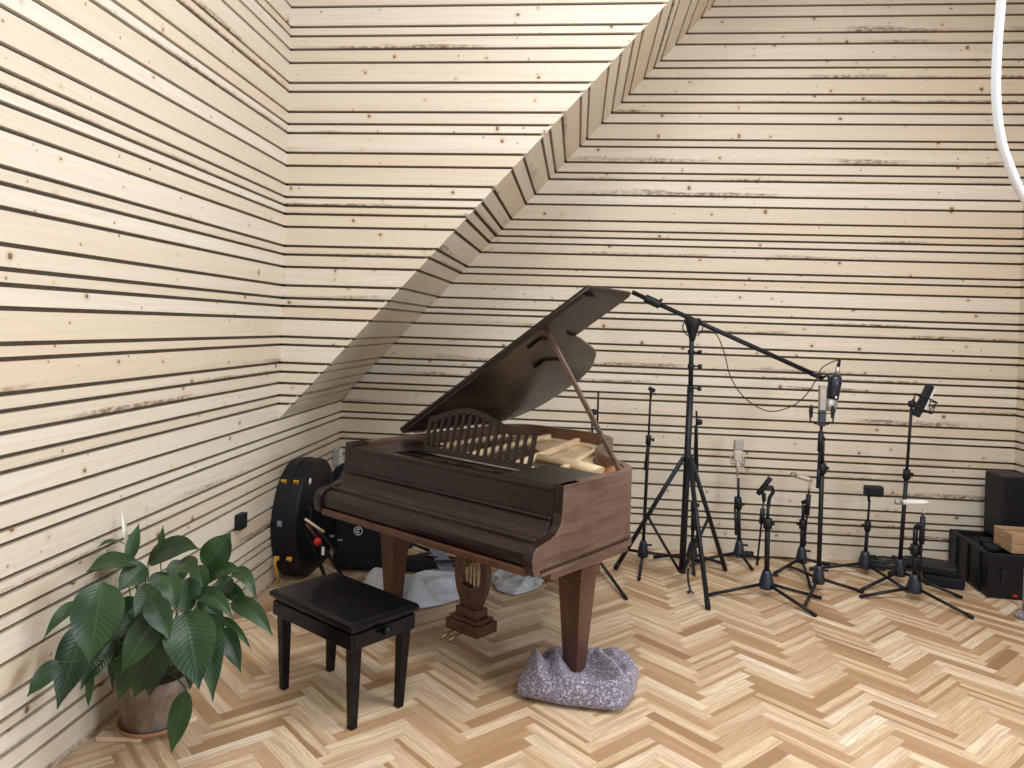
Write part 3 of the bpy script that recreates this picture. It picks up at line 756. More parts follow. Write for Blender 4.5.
# (stalk end px, tip px, depth at stalk end, depth at tip, width px, arch, facing: 0 up .. 1 camera)
LV = [((103, 582), (89, 664), 2.48, 2.40, 50, .10, .95), ((140, 563), (86, 572), 2.85, 2.55, 26, .10, .55), ((130, 549), (97, 548), 2.95, 2.75, 9, .2, .4),
      ((128, 562), (139, 523), 2.85, 2.9, 13, .0, .9), ((160, 556), (163, 525), 2.85, 2.85, 7, .0, .9), ((148, 562), (199, 549), 2.85, 2.8, 30, .16, .6),
      ((206, 568), (231, 533), 3.05, 3.1, 30, .05, .9), ((198, 584), (243, 572), 2.9, 2.85, 20, .22, .7), ((230, 577), (257, 600), 2.95, 2.85, 16, .42, .6),
      ((231, 603), (273, 636), 2.85, 2.75, 20, .22, .75), ((190, 598), (234, 621), 2.8, 2.7, 20, .30, .6), ((184, 612), (199, 690), 2.66, 2.55, 50, .14, .95),
      ((207, 612), (213, 702), 2.72, 2.62, 28, .14, .9), ((222, 628), (241, 673), 2.8, 2.72, 19, .1, .9), ((218, 618), (252, 651), 2.9, 2.85, 9, .2, .7),
      ((160, 615), (121, 674), 2.62, 2.52, 32, .12, .9), ((160, 636), (134, 698), 2.66, 2.62, 40, .06, .9), ((158, 636), (149, 698), 2.69, 2.66, 30, .06, .9),
      ((84, 606), (43, 640), 2.5, 2.36, 15, .34, .6), ((88, 622), (57, 710), 2.58, 2.44, 36, .12, .9), ((60, 662), (27, 697), 2.42, 2.33, 20, .12, .85),
      ((91, 668), (88, 708), 2.62, 2.62, 8, .0, .9), ((186, 690), (171, 754), 2.68, 2.64, 22, .04, .95), ((155, 612), (108, 642), 2.78, 2.62, 24, .16, .6),
      ((122, 630), (98, 668), 2.75, 2.66, 30, .1, .8), ((165, 572), (152, 606), 2.8, 2.7, 24, .1, .85), ((182, 560), (171, 592), 2.95, 2.85, 22, .1, .8),
      ((196, 566), (205, 598), 2.9, 2.8, 18, .15, .8), ((146, 566), (118, 592), 2.8, 2.68, 26, .14, .75), ((160, 590), (134, 618), 2.75, 2.6, 28, .2, .6),
      ((214, 584), (233, 597), 3.0, 2.9, 22, .2, .6), ((176, 622), (172, 668), 2.8, 2.76, 36, .1, .8), ((200, 600), (225, 640), 2.85, 2.8, 20, .2, .7),
      ((140, 600), (118, 625), 2.9, 2.85, 26, .1, .7), ((176, 566), (196, 576), 2.8, 2.72, 26, .2, .5), ((132, 615), (112, 690), 2.85, 2.80, 30, .1, .85),
      ((168, 575), (176, 612), 2.7, 2.62, 22, .12, .8), ((125, 560), (100, 572), 2.95, 2.9, 18, .2, .5), ((188, 578), (184, 618), 2.8, 2.72, 28, .12, .8),
      ((140, 640), (118, 702), 2.72, 2.64, 26, .08, .9), ((196, 630), (190, 690), 2.72, 2.68, 26, .08, .9), ((112, 640), (80, 690), 2.7, 2.56, 24, .12, .85), ((150, 600), (170, 640), 2.62, 2.55, 26, .14, .85), ((215, 590), (250, 612), 3.0, 2.92, 18, .25, .65)]
rg = random.Random(4)
for i, (b, t, yb, yt, w, ar, fc) in enumerate(LV):
    P0 = clampw(ony(*b, yb)); P1 = clampw(ony(*t, yt))
    if P1.z < .02: P1.z = .02
    wd = w/F_PX*(P0.y+P1.y)/2*1.02
    tocam = (EYE-(P0+P1)/2).normalized(); nh = (Vector((0, 0, 1))*(1-fc)+tocam*fc).normalized()
    me = leafmesh(P0-pc, P1-pc, wd, ar, nh, seed=i)
    o = bpy.data.objects.new('leaf', me); COL.objects.link(o); o.parent = plant
    a = rg.random()*2*PI; root = Vector((math.cos(a)*.05, math.sin(a)*.05, .205)); q = P0-pc
    mid = root.lerp(q, .5) + Vector((0, 0, .10 if q.z < .45 else .04)); 
    if i == 22: mid = root.lerp(q, .6)+Vector((0, 0, .10))
    mb = MB(); mb.tube([tuple(v) for v in bez([root, mid, q], 8)], [.0034]*5+[.0026]*4, 6); mb.build('stalk', 'stem', plant)
P0, P1 = ony(127, 546, 2.9)-pc, ony(122, 508, 2.9)-pc
me = leafmesh(P0, P1, .018, .03, Vector((.6, -1, .2)).normalized(), .8, 77); me.materials.clear(); me.materials.append(M['spathe'])
o = bpy.data.objects.new('flower_spathe', me); COL.objects.link(o); o.parent = plant; o['label'] = 'closed white flower'
mb = MB(); mb.tube(bez([(0, .02, .2), (P0.x*.4, .03, .35), P0], 6), .003, 6); mb.build('flower_stalk', 'stem', plant)

# ------------------------------------------------------------------ wall sockets
p = onx(237.5, 521, XL); sk = thing('wall_socket', 'small black surface socket on the left wall above the plant', 'socket', (XL+.001, p.y, p.z))
mb = MB(); mb.box((.019, 0, 0), (.038, .085, .085)); mb.build('housing', 'blackp', sk, bevel=.004)
mb = MB(); mb.lathe([(.026, 0), (.026, .004), (.022, .004), (.020, .0015)], (.0385, 0, 0), 20, Matrix.Rotation(PI/2, 3, 'Y')); mb.build('socket_face', 'rubber', sk)
p = onx(336, 455, XL); sk = thing('socket_box', 'light grey double socket box near the far left corner', 'socket', (XL+.001, min(p.y, 5.72), p.z))
mb = MB(); mb.box((.025, 0, 0), (.05, .09, .125)); mb.build('housing', 'gplastic', sk, bevel=.005)
for dz in (-.03, .03):
    mb = MB(); mb.box((.052, 0, dz), (.004, .07, .05)); mb.build('cover_flap', 'wplastic', sk, bevel=.001)

# ------------------------------------------------------------------ white hose hanging at the top right
hp = [ony(1004, -60, 2.3), ony(1001, 0, 2.3), ony(997, 50, 2.3), ony(996, 95, 2.3), ony(1000, 135, 2.3), ony(1009, 165, 2.3), ony(1024, 197, 2.3), ony(1055, 240, 2.3), ony(1100, 275, 2.35), ony(1150, 290, 2.4)]
hp = [Vector((hp[0].x-.02, 2.3, ZC-.002)), Vector((hp[0].x, 2.3, 3.4))] + hp
hp.append(Vector((XR-.002, 2.45, 1.72)))
def smoothpts(P, n=6):
    P = [Vector(p) for p in P]; out = []
    for i in range(len(P)-1):
        a, b, c, d = P[max(i-1, 0)], P[i], P[i+1], P[min(i+2, len(P)-1)]
        for k in range(n):
            t = k/n; out.append(.5*((2*b)+(-a+c)*t+(2*a-5*b+4*c-d)*t*t+(-a+3*b-3*c+d)*t**3))
    out.append(P[-1]); return out
mb = MB(); mb.tube(smoothpts(hp), .0125, 12); tag(mb.build('hose', 'hose'), 'white flexible hose hanging down from the ceiling at the right', 'hose')

# ------------------------------------------------------------------ MICROPHONE STANDS
def floor_local(px, base): 
    q = onz(*px, .012); return q-base
def hub_and_legs(root, base, feet, hubz=.085, hr=.034, legr=.0105):
    hr *= 1.18
    mb = MB(); mb.lathe([(.0, hubz-.04), (hr*.9, hubz-.04), (hr, hubz-.028), (hr*.95, hubz), (hr*.66, hubz+.055), (hr*.5, hubz+.075), (0, hubz+.075)], (0, 0, 0), 18); hub = mb.build('hub', 'hubp', root)
    mb = MB(); mb.rod((hr*.4, 0, hubz+.045), (hr*1.5, 0, hubz+.045), .008); mb.build('hub_knob', 'blackp', hub)
    for f in feet:
        f = Vector((f[0], f[1], .012)); d = f.copy(); d.z = 0; d.normalize()
        mb = MB(); mb.rod((d.x*hr*.6, d.y*hr*.6, hubz-.012), tuple(f), legr, seg=8); lg = mb.build('leg', 'blackm', root)
        e = (f-Vector((d.x*hr*.6, d.y*hr*.6, hubz-.012))).normalized()
        mb = MB(); mb.rod(tuple(f-e*.035), tuple(f+e*.008), .0115, seg=10); mb.build('rubber_foot', 'rubber', lg)
def pole(root, a, b, r0=.0095, r1=.0065, split=.5, name='pole', knob=(1, 0)):
    r0 *= 1.25; r1 *= 1.25
    a, b = Vector(a), Vector(b); c = a.lerp(b, split); d = (b-a).normalized()
    mb = MB(); mb.rod(a, c, r0, seg=10); mb.rod(c, b, r1, seg=10); P = mb.build(name, 'blackm', root)
    mb = MB(); mb.rod(c-d*.035, c+d*.03, r0*1.65, seg=12); cl_ = mb.build('clutch', 'blackp', root)
    k = Vector((knob[0], knob[1], 0))
    mb = MB(); mb.rod(c, c+k*.034, .006, seg=8); mb.rod(c+k*.026, c+k*.04, .0125, seg=10); mb.build('clutch_knob', 'blackp', cl_)
    return P
def stand(name, label, hub_px, feet_px, hubz=.085, hr=.034):
    b = onz(*hub_px, hubz); base = Vector((b.x, b.y, 0)); root = thing(name, label, 'microphone stand', base, 0, 'microphone stands along the back wall')
    feet = [(floor_local(f, base) if abs(f[0]) > 5 else Vector((f[0], f[1], 0))) for f in feet_px]
    hub_and_legs(root, base, feet, hubz, hr)
    return root, base
def rel(px, base, dy=0): return ony(px[0], px[1], base.y+dy)-base

# straight stand behind the piano's treble corner (top shows over the rim)
b = ony(597, 470, 5.35); base = Vector((b.x, 5.35, 0))
r = thing('microphone_stand', 'low black stand half hidden behind the piano tail, its rod rising beside the lid prop', 'microphone stand', base, 0, 'microphone stands along the back wall')
hub_and_legs(r, base, [floor_local((626, 598), base), (-.30, .1), floor_local((541, 580), base)])
pole(r, (0, 0, .12), rel((592, 415), base), split=.6)
mb = MB(); mb.rod(rel((597, 430), base, .02), rel((598.5, 391), base, .02), .007); mb.build('boom_arm', 'blackm', r)
mb = MB(); mb.lathe([(.018, -.02), (.024, -.01), (.024, .012), (.014, .02)], rel((593.5, 412), base, 0), 12); mb.build('clutch', 'blackp', r)
# S2 straight stand at x=650
r, base = stand('microphone_stand', 'tall straight black stand with an empty clip, left of the big tripod', (643, 551), [(639, 579), (614, 548), (680, 557)])
pole(r, (0, 0, .12), rel((650.5, 398), base), .0095, .006, .72, knob=(1, -.2))
mb = MB(); q = rel((651, 391), base); mb.rod(q-Vector((0, 0, .05)), q, .010); mb.box(q+Vector((.005, 0, .01)), (.05, .025, .03), Matrix.Rotation(.4, 3, 'Y')); mb.build('clip', 'blackp', r, bevel=.003)
mb = MB(); mb.rod(rel((649, 440), base), rel((645.5, 470), base), .013); mb.build('grip_sleeve', 'blackp', r)
# S3 big boom tripod
b = onz(682, 572, .06); base = Vector((b.x, b.y, 0))
tri = thing('boom_stand', 'large black tripod stand with a long boom arm carrying a dark blue microphone', 'boom stand', base)
colz = .06
topj = rel((692, 327), base); colr = rel((688, 458), base); botc = rel((682, 571), base)
mb = MB(); mb.rod(botc, rel((690.5, 388), base), .022, seg=14); mb.rod(rel((690.5, 388), base), topj, .016, seg=12); mb.build('column', 'blackm', tri)
mb = MB(); mb.lathe([(.024, -.02), (.030, -.012), (.030, .02), (.022, .028)], colr, 16); mb.build('leg_collar', 'blackp', tri)
mb = MB(); mb.lathe([(.022, -.012), (.026, -.008), (.026, .012), (.02, .016)], botc, 14); mb.build('brace_collar', 'blackp', tri)
for q in ((691, 352), (691, 366), (690.5, 388)):
    c = rel(q, base); mb = MB(); mb.lathe([(.020, -.014), (.022, -.01), (.022, .01), (.020, .014)], c, 14); o = mb.build('clamp', 'blackp', tri)
    mb = MB(); mb.rod(c, c+Vector((.055, -.02, 0)), .006); mb.rod(c+Vector((.045, -.016, 0)), c+Vector((.065, -.024, 0)), .016); mb.build('clamp_knob', 'blackp', o)
for fpx in ((615.6, 568), (708, 608), (725, 569)):
    f = floor_local(fpx, base); f = Vector((f.x, f.y, .012)); d = Vector((f.x-colr.x, f.y-colr.y, 0)).normalized()
    a = colr+d*.03; mb = MB(); mb.rod(a, f, .015, seg=10); lg = mb.build('leg', 'blackm', tri)
    e = (f-a).normalized(); mb = MB(); mb.rod(f-e*.05, f+e*.008, .0165); mb.build('rubber_foot', 'rubber', lg)
    mb = MB(); mb.rod(a.lerp(f, .52), botc+d*.02, .010, seg=8); mb.build('brace', 'blackm', tri)
bA, bB = rel((632, 292), base, .0), rel((822, 378), base, .0)
mb = MB(); mb.rod(bA, bB, .0155, seg=12); mb.build('boom_arm', 'blackm', tri)
mb = MB(); mb.rod(rel((645, 298), base), rel((660, 305), base), .028, seg=16); cw = mb.build('counterweight', 'blackp', tri, bevel=.003)
q = rel((662, 299), base); mb = MB(); mb.rod(q-Vector((.02, 0, .03)), q, .010); mb.build('weight_knob', 'blackp', cw)
mb = MB(); mb.lathe([(.018, -.085), (.024, -.06), (.044, .01), (.058, .05), (.05, .065)], rel((692.5, 328), base), 16); jt = mb.build('boom_joint', 'blackp', tri)
mb = MB(); c = rel((692, 327), base)
for s in (-1, 1):
    mb.tube([c+Vector((s*(.03+.035*math.sin(PI*t/8)), -.03, .06-.12*t/8)) for t in range(9)], .004, 6)
mb.build('joint_handle', 'blackm', jt)
mb = MB(); mb.rod(rel((811, 373), base), rel((823, 378.5), base), .019, .014, seg=14); mb.build('boom_end_grip', 'blackp', tri)
# microphone on the boom
def mic_tube(root, A, B, parts, mount=None):
    pass
mtop, mbot = rel((836.5, 375), base), rel((829, 411), base)
mic = thing('condenser_microphone', 'dark blue cylindrical microphone with silver grille hanging from the boom end', 'microphone', base+mtop)
d = (mbot-mtop); L = d.length; Rm = RotTo(d)
mb = MB(); mb.lathe([(.0, 0), (.030, 0), (.042, .03), (.043, L*.66), (.0, L*.66)], (0, 0, 0), 22, Rm); mb.build('body', 'bluem', mic)
mb = MB(); mb.lathe([(.041, L*.665), (.041, L*.97), (.034, L), (0, L)], (0, 0, 0), 22, Rm); mb.build('grille', 'grille', mic)
mb = MB(); mb.lathe([(.0, -.055), (.014, -.055), (.015, 0)], (0, 0, 0), 12, Rm); mb.build('connector', 'silver', mic)
mb = MB(); mb.lathe([(.009, -.10), (.012, -.056)], (0, 0, 0), 10, Rm); mb.build('plug', 'blackp', mic)
j0 = bB-mtop; mb = MB(); mb.tube([j0, j0+Vector((.03, -.02, .02)), Rm @ Vector((0, 0, .06))+Vector((-.03, -.02, .0))], .011, 8); mb.build('swivel', 'blackp', mic)
e0_ = Rm @ Vector((0, 0, .6*L)); mb = MB(); mb.box(e0_+Vector((.012, -.043, .0)), (.012, .003, .014)); mb.build('badge', 'silver', mic)
# cable loop
cp = [rel(q, base, dy) for q, dy in (((700, 331), -.02), ((715, 333), -.02), ((724, 352), -.02), ((731, 378), -.02), ((746, 399), -.02), ((768, 411), -.02), ((790, 407), -.03), ((806, 395), -.04), ((817, 378), -.05), ((822, 368), -.04), ((832, 362), -.02))]
cp.append(mtop + Rm @ Vector((0, 0, -.10)))
mb = MB(); mb.tube([base+p for p in smoothpts(cp)], .0036, 6); tag(mb.build('microphone_cable', 'cable'), 'thin black cable drooping in a loop under the boom arm', 'cable')
# S4 thin stand just behind the big tripod
r, base = stand('microphone_stand', 'thin black stand directly behind the big tripod column', (692, 553), [(694, 574), (.22, .05), (-.25, .1)])
pole(r, (0, 0, .12), rel((696, 425), base), .0095, .0085, .35, knob=(1, 0))
mb = MB(); mb.rod(rel((697.5, 470), base, -.02), rel((696.5, 411), base, -.02), .0075); mb.build('boom_arm', 'blackm', r)
mb = MB(); mb.rod(rel((694, 512), base, -.02), rel((693.5, 530), base, -.02), .02); mb.build('grip_sleeve', 'blackp', r)
mb = MB(); c = rel((699, 422), base, -.02); mb.lathe([(.018, -.02), (.024, -.01), (.024, .012), (.014, .02)], c, 12); mb.build('boom_clutch', 'blackp', r)
# short hanging connector lead by the tripod foot
q = onz(690.5, 593, .01)
mb = MB(); mb.tube(smoothpts([q+Vector((-.015, 0, .002)), q+Vector((0, .02, .01)), q+Vector((-.008, .04, .05)), q+Vector((-.012, .05, .10)), q+Vector((-.01, .05, .14))]), .007, 8)
mb.tube([q+Vector((.02, 0, -.001)), q+Vector((0, .015, .012)), q+Vector((-.02, .01, .0))], .006, 6)
tag(mb.build('cable_lead', 'cable'), 'short black lead dangling to the floor below the big tripod', 'cable')
# S5 with silver microphone in shock mount
def pencil(label, A, B, rad, mname, stemto, base, cap='grille', name='pencil_microphone', tube='champagne'):
    A, B = Vector(A), Vector(B); t = thing(name, label, 'microphone', base+A); d = B-A; L = d.length; R_ = RotTo(d)
    mb = MB(); mb.lathe([(0, L*.22), (rad, L*.22), (rad, L*.85), (rad*.6, L), (0, L)], (0, 0, 0), 16, R_); mb.build('body', mname, t)
    mb = MB(); mb.lathe([(0, 0), (rad*.85, 0), (rad*1.04, .006), (rad*1.04, L*.215), (0, L*.215)], (0, 0, 0), 16, R_); mb.build('capsule', cap, t)
    S1_ = R_ @ Vector((0, 0, L*.80)); E_ = Vector(stemto)-A
    mb = MB(); mb.tube(bez([S1_, S1_+R_ @ Vector((0, 0, L*.28)), E_+Vector((0, 0, .05)), E_], 8), rad*.55, 8); mb.build('gooseneck', tube, t)
    return t
r, base = stand('microphone_stand', 'black stand carrying the small silver microphone right of the big tripod', (739, 551), [(694, 561), (752, 569), (.16, .10)])
mb = MB(); q = onz(749, 554, .03)-base; mb.rod(q-Vector((.03, 0, 0)), q+Vector((.03, 0, 0)), .022); mb.build('counterweight', 'blackp', r)
pole(r, (0, 0, .12), rel((738.3, 478), base), .0115, .0075, .62, knob=(1, -.2)); 
mb = MB(); mb.rod(rel((738, 497), base), rel((737.5, 508), base), .026, seg=14); mb.rod(rel((735, 508), base, -.02), rel((736, 535), base, -.02), .009); mb.build('grip_sleeve', 'blackp', r)
q = rel((738.5, 441), base); mic = thing('condenser_microphone', 'small flat silver side-address microphone in a wire cradle', 'microphone', base+q+Vector((0, 0, -.14)))
mb = MB(); mb.hexa([(-.024, -.018, .0), (.024, -.018, .0), (.024, .018, .0), (-.024, .018, .0)], [(-.032, -.02, .075), (.032, -.02, .075), (.032, .02, .075), (-.032, .02, .075)]); mb.build('body', 'champagne', mic, bevel=.006)
mb = MB(); mb.hexa([(-.032, -.021, .077), (.032, -.021, .077), (.032, .021, .077), (-.032, .021, .077)], [(-.030, -.018, .145), (.034, -.018, .150), (.034, .018, .150), (-.030, .018, .145)]); mb.build('grille', 'grille', mic, bevel=.005)
cr = MB()
for zz, rr in ((.005, .055), (-.03, .045)): cr.tube([(rr*math.cos(2*PI*k/20), rr*math.sin(2*PI*k/20), zz) for k in range(21)], .003, 6)
for k in range(6):
    a = 2*PI*k/6; cr.rod((.055*math.cos(a), .055*math.sin(a), .04), (.045*math.cos(a), .045*math.sin(a), -.03), .0028, seg=6)
cr.build('shock_mount', 'silver', mic)
mb = MB(); mb.rod((0, 0, -.11), (0, 0, .0), .008); mb.box((.02, 0, -.06), (.045, .022, .03)); mb.build('stem', 'silver', mic)
# S6 twin short stands in front with dark pencil mic
r, base = stand('microphone_stand', 'short black stand in front, carrying a small tilted black microphone', (766.5, 582), [(710, 594.5), (815, 615), (820, 597.5)], hr=.04)
pole(r, (0, 0, .12), rel((768, 505), base), .0135, .0085, .75, knob=(1, -.3))
mb = MB(); mb.tube(smoothpts([rel(q, base) for q in ((768.5, 507), (769.5, 498), (773, 492), (771, 487), (765, 489))]), .012, 8); mb.build('swivel', 'blackp', r)
A, B_ = rel((757, 565), base, .03), rel((764, 498), base, .03); mb = MB(); mb.rod(A, B_, .0065); mb.rod(A.lerp(B_, .62), A.lerp(B_, .84), .016, seg=12); mb.rod(A, A.lerp(B_, .05), .010); mb.rod(B_-Vector((0, 0, .02)), B_+Vector((.0, 0, .03)), .012); mb.build('boom_arm', 'blackm', r)
A, B_ = rel((770.5, 478), base, .02), rel((757.5, 494.5), base, .02); t = thing('pencil_microphone', 'small black tube microphone tilted up on the short front stand', 'microphone', base+A)
d = B_-A; L = d.length; R_ = RotTo(d); mb = MB(); mb.lathe([(0, 0), (.014, 0), (.016, .005), (.016, L*.98), (.012, L)], (0, 0, 0), 14, R_); mb.build('body', 'blackp', t)
mb = MB(); mb.lathe([(0, -.004), (.0145, -.004), (.0165, .0), (.0165, .02)], (0, 0, 0), 14, R_); mb.build('capsule', 'hubp', t)
mb = MB(); mb.rod(tuple(R_ @ Vector((0, 0, L*.62))), tuple(rel((763.5, 500), base, .03)-A), .010); mb.build('clip', 'blackp', t)
# S7
r, base = stand('microphone_stand', 'short black stand behind, with silver pencil microphone pointing left', (801.5, 557), [(775, 573), (811, 588), (.22, .08)])
pole(r, (0, 0, .12), rel((803.5, 505), base), .012, .0095, .6, knob=(-1, -.1))
A, B_ = rel((804.5, 546), base, -.02), rel((809, 490), base, -.02); mb = MB(); mb.rod(A, B_, .0065); mb.rod(A, A.lerp(B_, .16), .010); mb.rod(A.lerp(B_, .55), A.lerp(B_, .92), .017, seg=12); mb.build('boom_arm', 'blackm', r)
mb = MB(); mb.rod(rel((802, 503), base), rel((809, 500), base, -.02), .014); mb.build('swivel', 'blackp', r)
pencil('silver pencil microphone pointing left at knee height on the rear short stand', rel((791, 474), base, -.02), rel((812, 480.5), base, -.02), .018, 'champagne', rel((809, 490), base, -.02), base)
# S8 tall with long silver mic
r, base = stand('microphone_stand', 'tall black stand holding the long silver microphone beside the boom end', (818.5, 577), [(804, 607), (862, 591.5), (789, 566)])
pole(r, (0, 0, .12), rel((823, 442), base), .0125, .0095, .80, knob=(1, 0))
A, B_ = rel((817.5, 488), base, -.03), rel((821.5, 425), base, -.03); mb = MB(); mb.rod(A, B_, .010); mb.rod(A, A.lerp(B_, .3), .011); mb.rod(A.lerp(B_, .58), A.lerp(B_, .9), .017, seg=12); mb.build('boom_arm', 'blackm', r)
mb = MB(); mb.rod(rel((823.5, 440), base), rel((820.5, 434), base, -.03), .015); mb.build('swivel', 'blackp', r)
q = rel((821.5, 426), base, -.03); mic = thing('condenser_microphone', 'long narrow silver microphone upright in a black spider mount', 'microphone', base+q)
mb = MB(); mb.hexa([(-.021, -.018, .10), (.021, -.018, .10), (.021, .018, .10), (-.021, .018, .10)], [(-.024, -.018, .252), (.024, -.018, .252), (.024, .018, .252), (-.024, .018, .252)]); mb.build('grille', 'grille', mic, bevel=.006)
mb = MB(); mb.box((0, 0, .05), (.044, .038, .10)); mb.build('body', 'bluem', mic, bevel=.005)
mb = MB(); mb.box((0, 0, .257), (.050, .040, .010)); mb.build('top_cap', 'grille', mic, bevel=.004)
cr = MB(); 
for s in (-1, 1):
    cr.tube([(s*.03, 0, .01), (s*.07, 0, .03), (s*.078, 0, .10), (s*.066, 0, .135)], .0055, 8); cr.box((s*.066, 0, .09), (.014, .02, .075))
cr.tube([(-.07, -.01, .085), (0, -.03, .085), (.07, -.01, .085)], .003, 6); cr.tube([(-.06, -.01, .025), (0, -.03, .02), (.06, -.01, .025)], .004, 6)
cr.build('shock_mount', 'blackp', mic)
# S9 with small black box
r, base = stand('microphone_stand', 'low black stand by the back wall with a small black box on top', (865, 562), [(811, 569), (908, 591), (.05, .10)], hr=.04)
pole(r, (0, 0, .12), rel((869.5, 500), base), .0105, .0065, .55, knob=(-1, 0))
q = rel((873.5, 491), base); bx = thing('audio_box', 'small black rounded box mounted on the low stand by the wall', 'recorder', base+q)
mb = MB(); mb.box((0, 0, 0), (.125, .06, .075)); mb.build('body', 'blackp', bx, bevel=.012); mb = MB(); mb.box((.0, -.031, 0), (.10, .004, .05)); mb.build('front_mesh', 'rubber', bx, bevel=.002)
mb = MB(); mb.rod((-.03, 0, -.075), (-.03, 0, -.035), .009); mb.build('mount', 'blackp', bx)
# S10 tall leaning
r, base = stand('microphone_stand', 'tall black stand with angled black and white microphone at its top', (899.5, 570), [(861, 590), (961, 597), (.0, .16)])
pole(r, (0, 0, .12), rel((911.5, 408), base), .011, .008, .58, knob=(1, -.2))
mb = MB(); q = rel((911.8, 404), base); mb.lathe([(.0, -.028), (.02, -.02), (.026, 0), (.02, .02), (0, .026)], q, 14); mb.build('swivel', 'blackp', r)
mt, mm_ = rel((932, 386), base), rel((917, 417), base); mic = thing('condenser_microphone', 'tilted flat microphone, black with a pale face, in a wire mount', 'microphone', base+mm_)
d = mt-mm_; L = d.length; R_ = RotTo(d)
def bxR(mb, c, s): mb.box(R_ @ Vector(c), s, R_)
mb = MB(); bxR(mb, (-.012, 0, L/2), (.045, .055, L)); mb.build('body', 'blackp', mic, bevel=.008)
mb = MB(); bxR(mb, (.016, 0, L*.62), (.016, .05, L*.70)); mb.build('pale_face', 'wplastic', mic, bevel=.005)
cr = MB()
for zz in (.06, .14): cr.tube([R_ @ Vector((.075*math.cos(2*PI*k/16), .06*math.sin(2*PI*k/16), zz)) for k in range(17)], .0045, 6)
for k in range(8):
    a = 2*PI*k/8; b2 = a+.5; cr.rod(R_ @ Vector((.075*math.cos(a), .06*math.sin(a), .14)), R_ @ Vector((.075*math.cos(b2), .06*math.sin(b2), .06)), .003, seg=6)
cr.rod(rel((912, 404), base)-mm_, R_ @ Vector((-.07, 0, .10)), .010)
cr.build('shock_mount', 'blackp', mic)
# S11 front right with silver pencil
r, base = stand('microphone_stand', 'short black stand furthest right, with a silver pencil microphone on a gooseneck', (914.5, 586), [(861, 596.5), (972, 617), (.04, .20)], hr=.04)
pole(r, (0, 0, .12), rel((915.5, 528), base), .0135, .012, .6, knob=(-1, -.1))
A, B_ = rel((919.5, 580), base, -.03), rel((923, 514), base, -.03); mb = MB(); mb.rod(A, B_, .0085); mb.rod(A.lerp(B_, .55), A.lerp(B_, .96), .016, seg=12); mb.build('boom_arm', 'blackm', r)
mb = MB(); mb.rod(rel((915, 528), base), rel((922, 524), base, -.03), .014); mb.build('swivel', 'blackp', r)
pencil('silver pencil microphone pointing left on the stand furthest right', rel((895, 502), base, -.03), rel((929, 502.5), base, -.03), .0155, 'wplastic', rel((923.5, 514), base, -.03), base, cap='grille')

# ------------------------------------------------------------------ cables by the wall and cases at the right
def coil(cx, cy, n, r, seed, thick=.006):
    rg = random.Random(seed); pts = []
    for i in range(n*14):
        a = 2*PI*i/14; rr = r*(1+.25*math.sin(a*.37+seed)+.12*rg.random()); pts.append(Vector((cx+rr*1.5*math.cos(a+seed), cy+rr*.7*math.sin(a+seed), thick+.004+.05*(i/(n*14))*(1+.3*math.sin(a*2.3)))))
    return pts
q = onz(903, 572, .0)
mb = MB(); mb.tube(smoothpts(coil(q.x, q.y+.12, 7, .13, 2), 2), .007, 6); tag(mb.build('cable_coil', 'cable'), 'heap of coiled black cable on the floor by the back wall', 'cable')
w0 = [onz(x, y, .008) for x, y in ((690, 566), (720, 556), (760, 557), (800, 559), (850, 566), (885, 570))]
w0 = [Vector((v.x, min(v.y, DB(v.x)-.03), .008)) for v in w0]
mb = MB(); mb.tube(smoothpts(w0), .007, 6); tag(mb.build('floor_cable', 'cable'), 'black cable lying along the foot of the back wall', 'cable')
def boxthing(name, label, cat, c, size, rz, m_, bevel=.01, parts=()):
    t = thing(name, label, cat, c, rz); mb = MB(); mb.box((0, 0, size[2]/2), size); mb.build('body', m_, t, bevel=bevel)
    for pn, pc_, ps, pm in parts: mb = MB(); mb.box(pc_, ps); mb.build(pn, pm, t, bevel=min(ps)*.3)
    return t
q = onz(950, 589, 0); zt = .085
boxthing('small_case', 'lower of two small black zip cases stacked on the floor', 'case', (q.x+.0, q.y+.10, 0), (.24, .20, .075), -.35, 'nylon', .018, [('zip', (0, 0, .04), (.244, .204, .006), 'rubber')])
boxthing('small_case', 'upper small black zip case, stacked by the big black case', 'case', (q.x-.03, q.y+.12, .076), (.24, .20, .065), -.42, 'case', .018, [('zip', (0, 0, .035), (.244, .204, .006), 'rubber')])
# big flight case: corners measured on the floor
A = onz(946, 567); A.y = min(A.y, 5.76); Bc = onz(987, 598); hz_ = .283
d = Vector((A.x-Bc.x, A.y-Bc.y, 0)); Ld = d.length; ang = math.atan2(d.y, d.x)-PI/2
big = thing('equipment_case', 'large open black equipment case full of gear in the right corner', 'case', (Bc.x, Bc.y, 0), ang)
WX = .42
mb = MB(); mb.box((WX/2, .0+.015, hz_/2+.004), (WX, .03, hz_)); mb.box((WX/2, Ld-.015, hz_/2+.004), (WX, .03, hz_)); mb.box((.015, Ld/2, hz_/2+.004), (.03, Ld-.06, hz_)); mb.box((WX-.015, Ld/2, hz_/2+.004), (.03, Ld-.06, hz_)); mb.box((WX/2, Ld/2, .02), (WX-.06, Ld-.06, .03)); mb.build('body', 'case', big, bevel=.008)
for yy in (.12, .30, .48):
    if yy < Ld-.05: mb = MB(); mb.box((-.006, yy, hz_*.5), (.012, .03, hz_*.9)); mb.build('rib', 'case', big, bevel=.003)
for xx in (.10, .30): mb = MB(); mb.box((xx, -.008, hz_*.55), (.05, .016, .08)); mb.build('latch', 'blackp', big, bevel=.003)
mb = MB(); mb.box((.16, -.008, .03), (.026, .010, .012)); mb.build('label_tag', 'red', big)
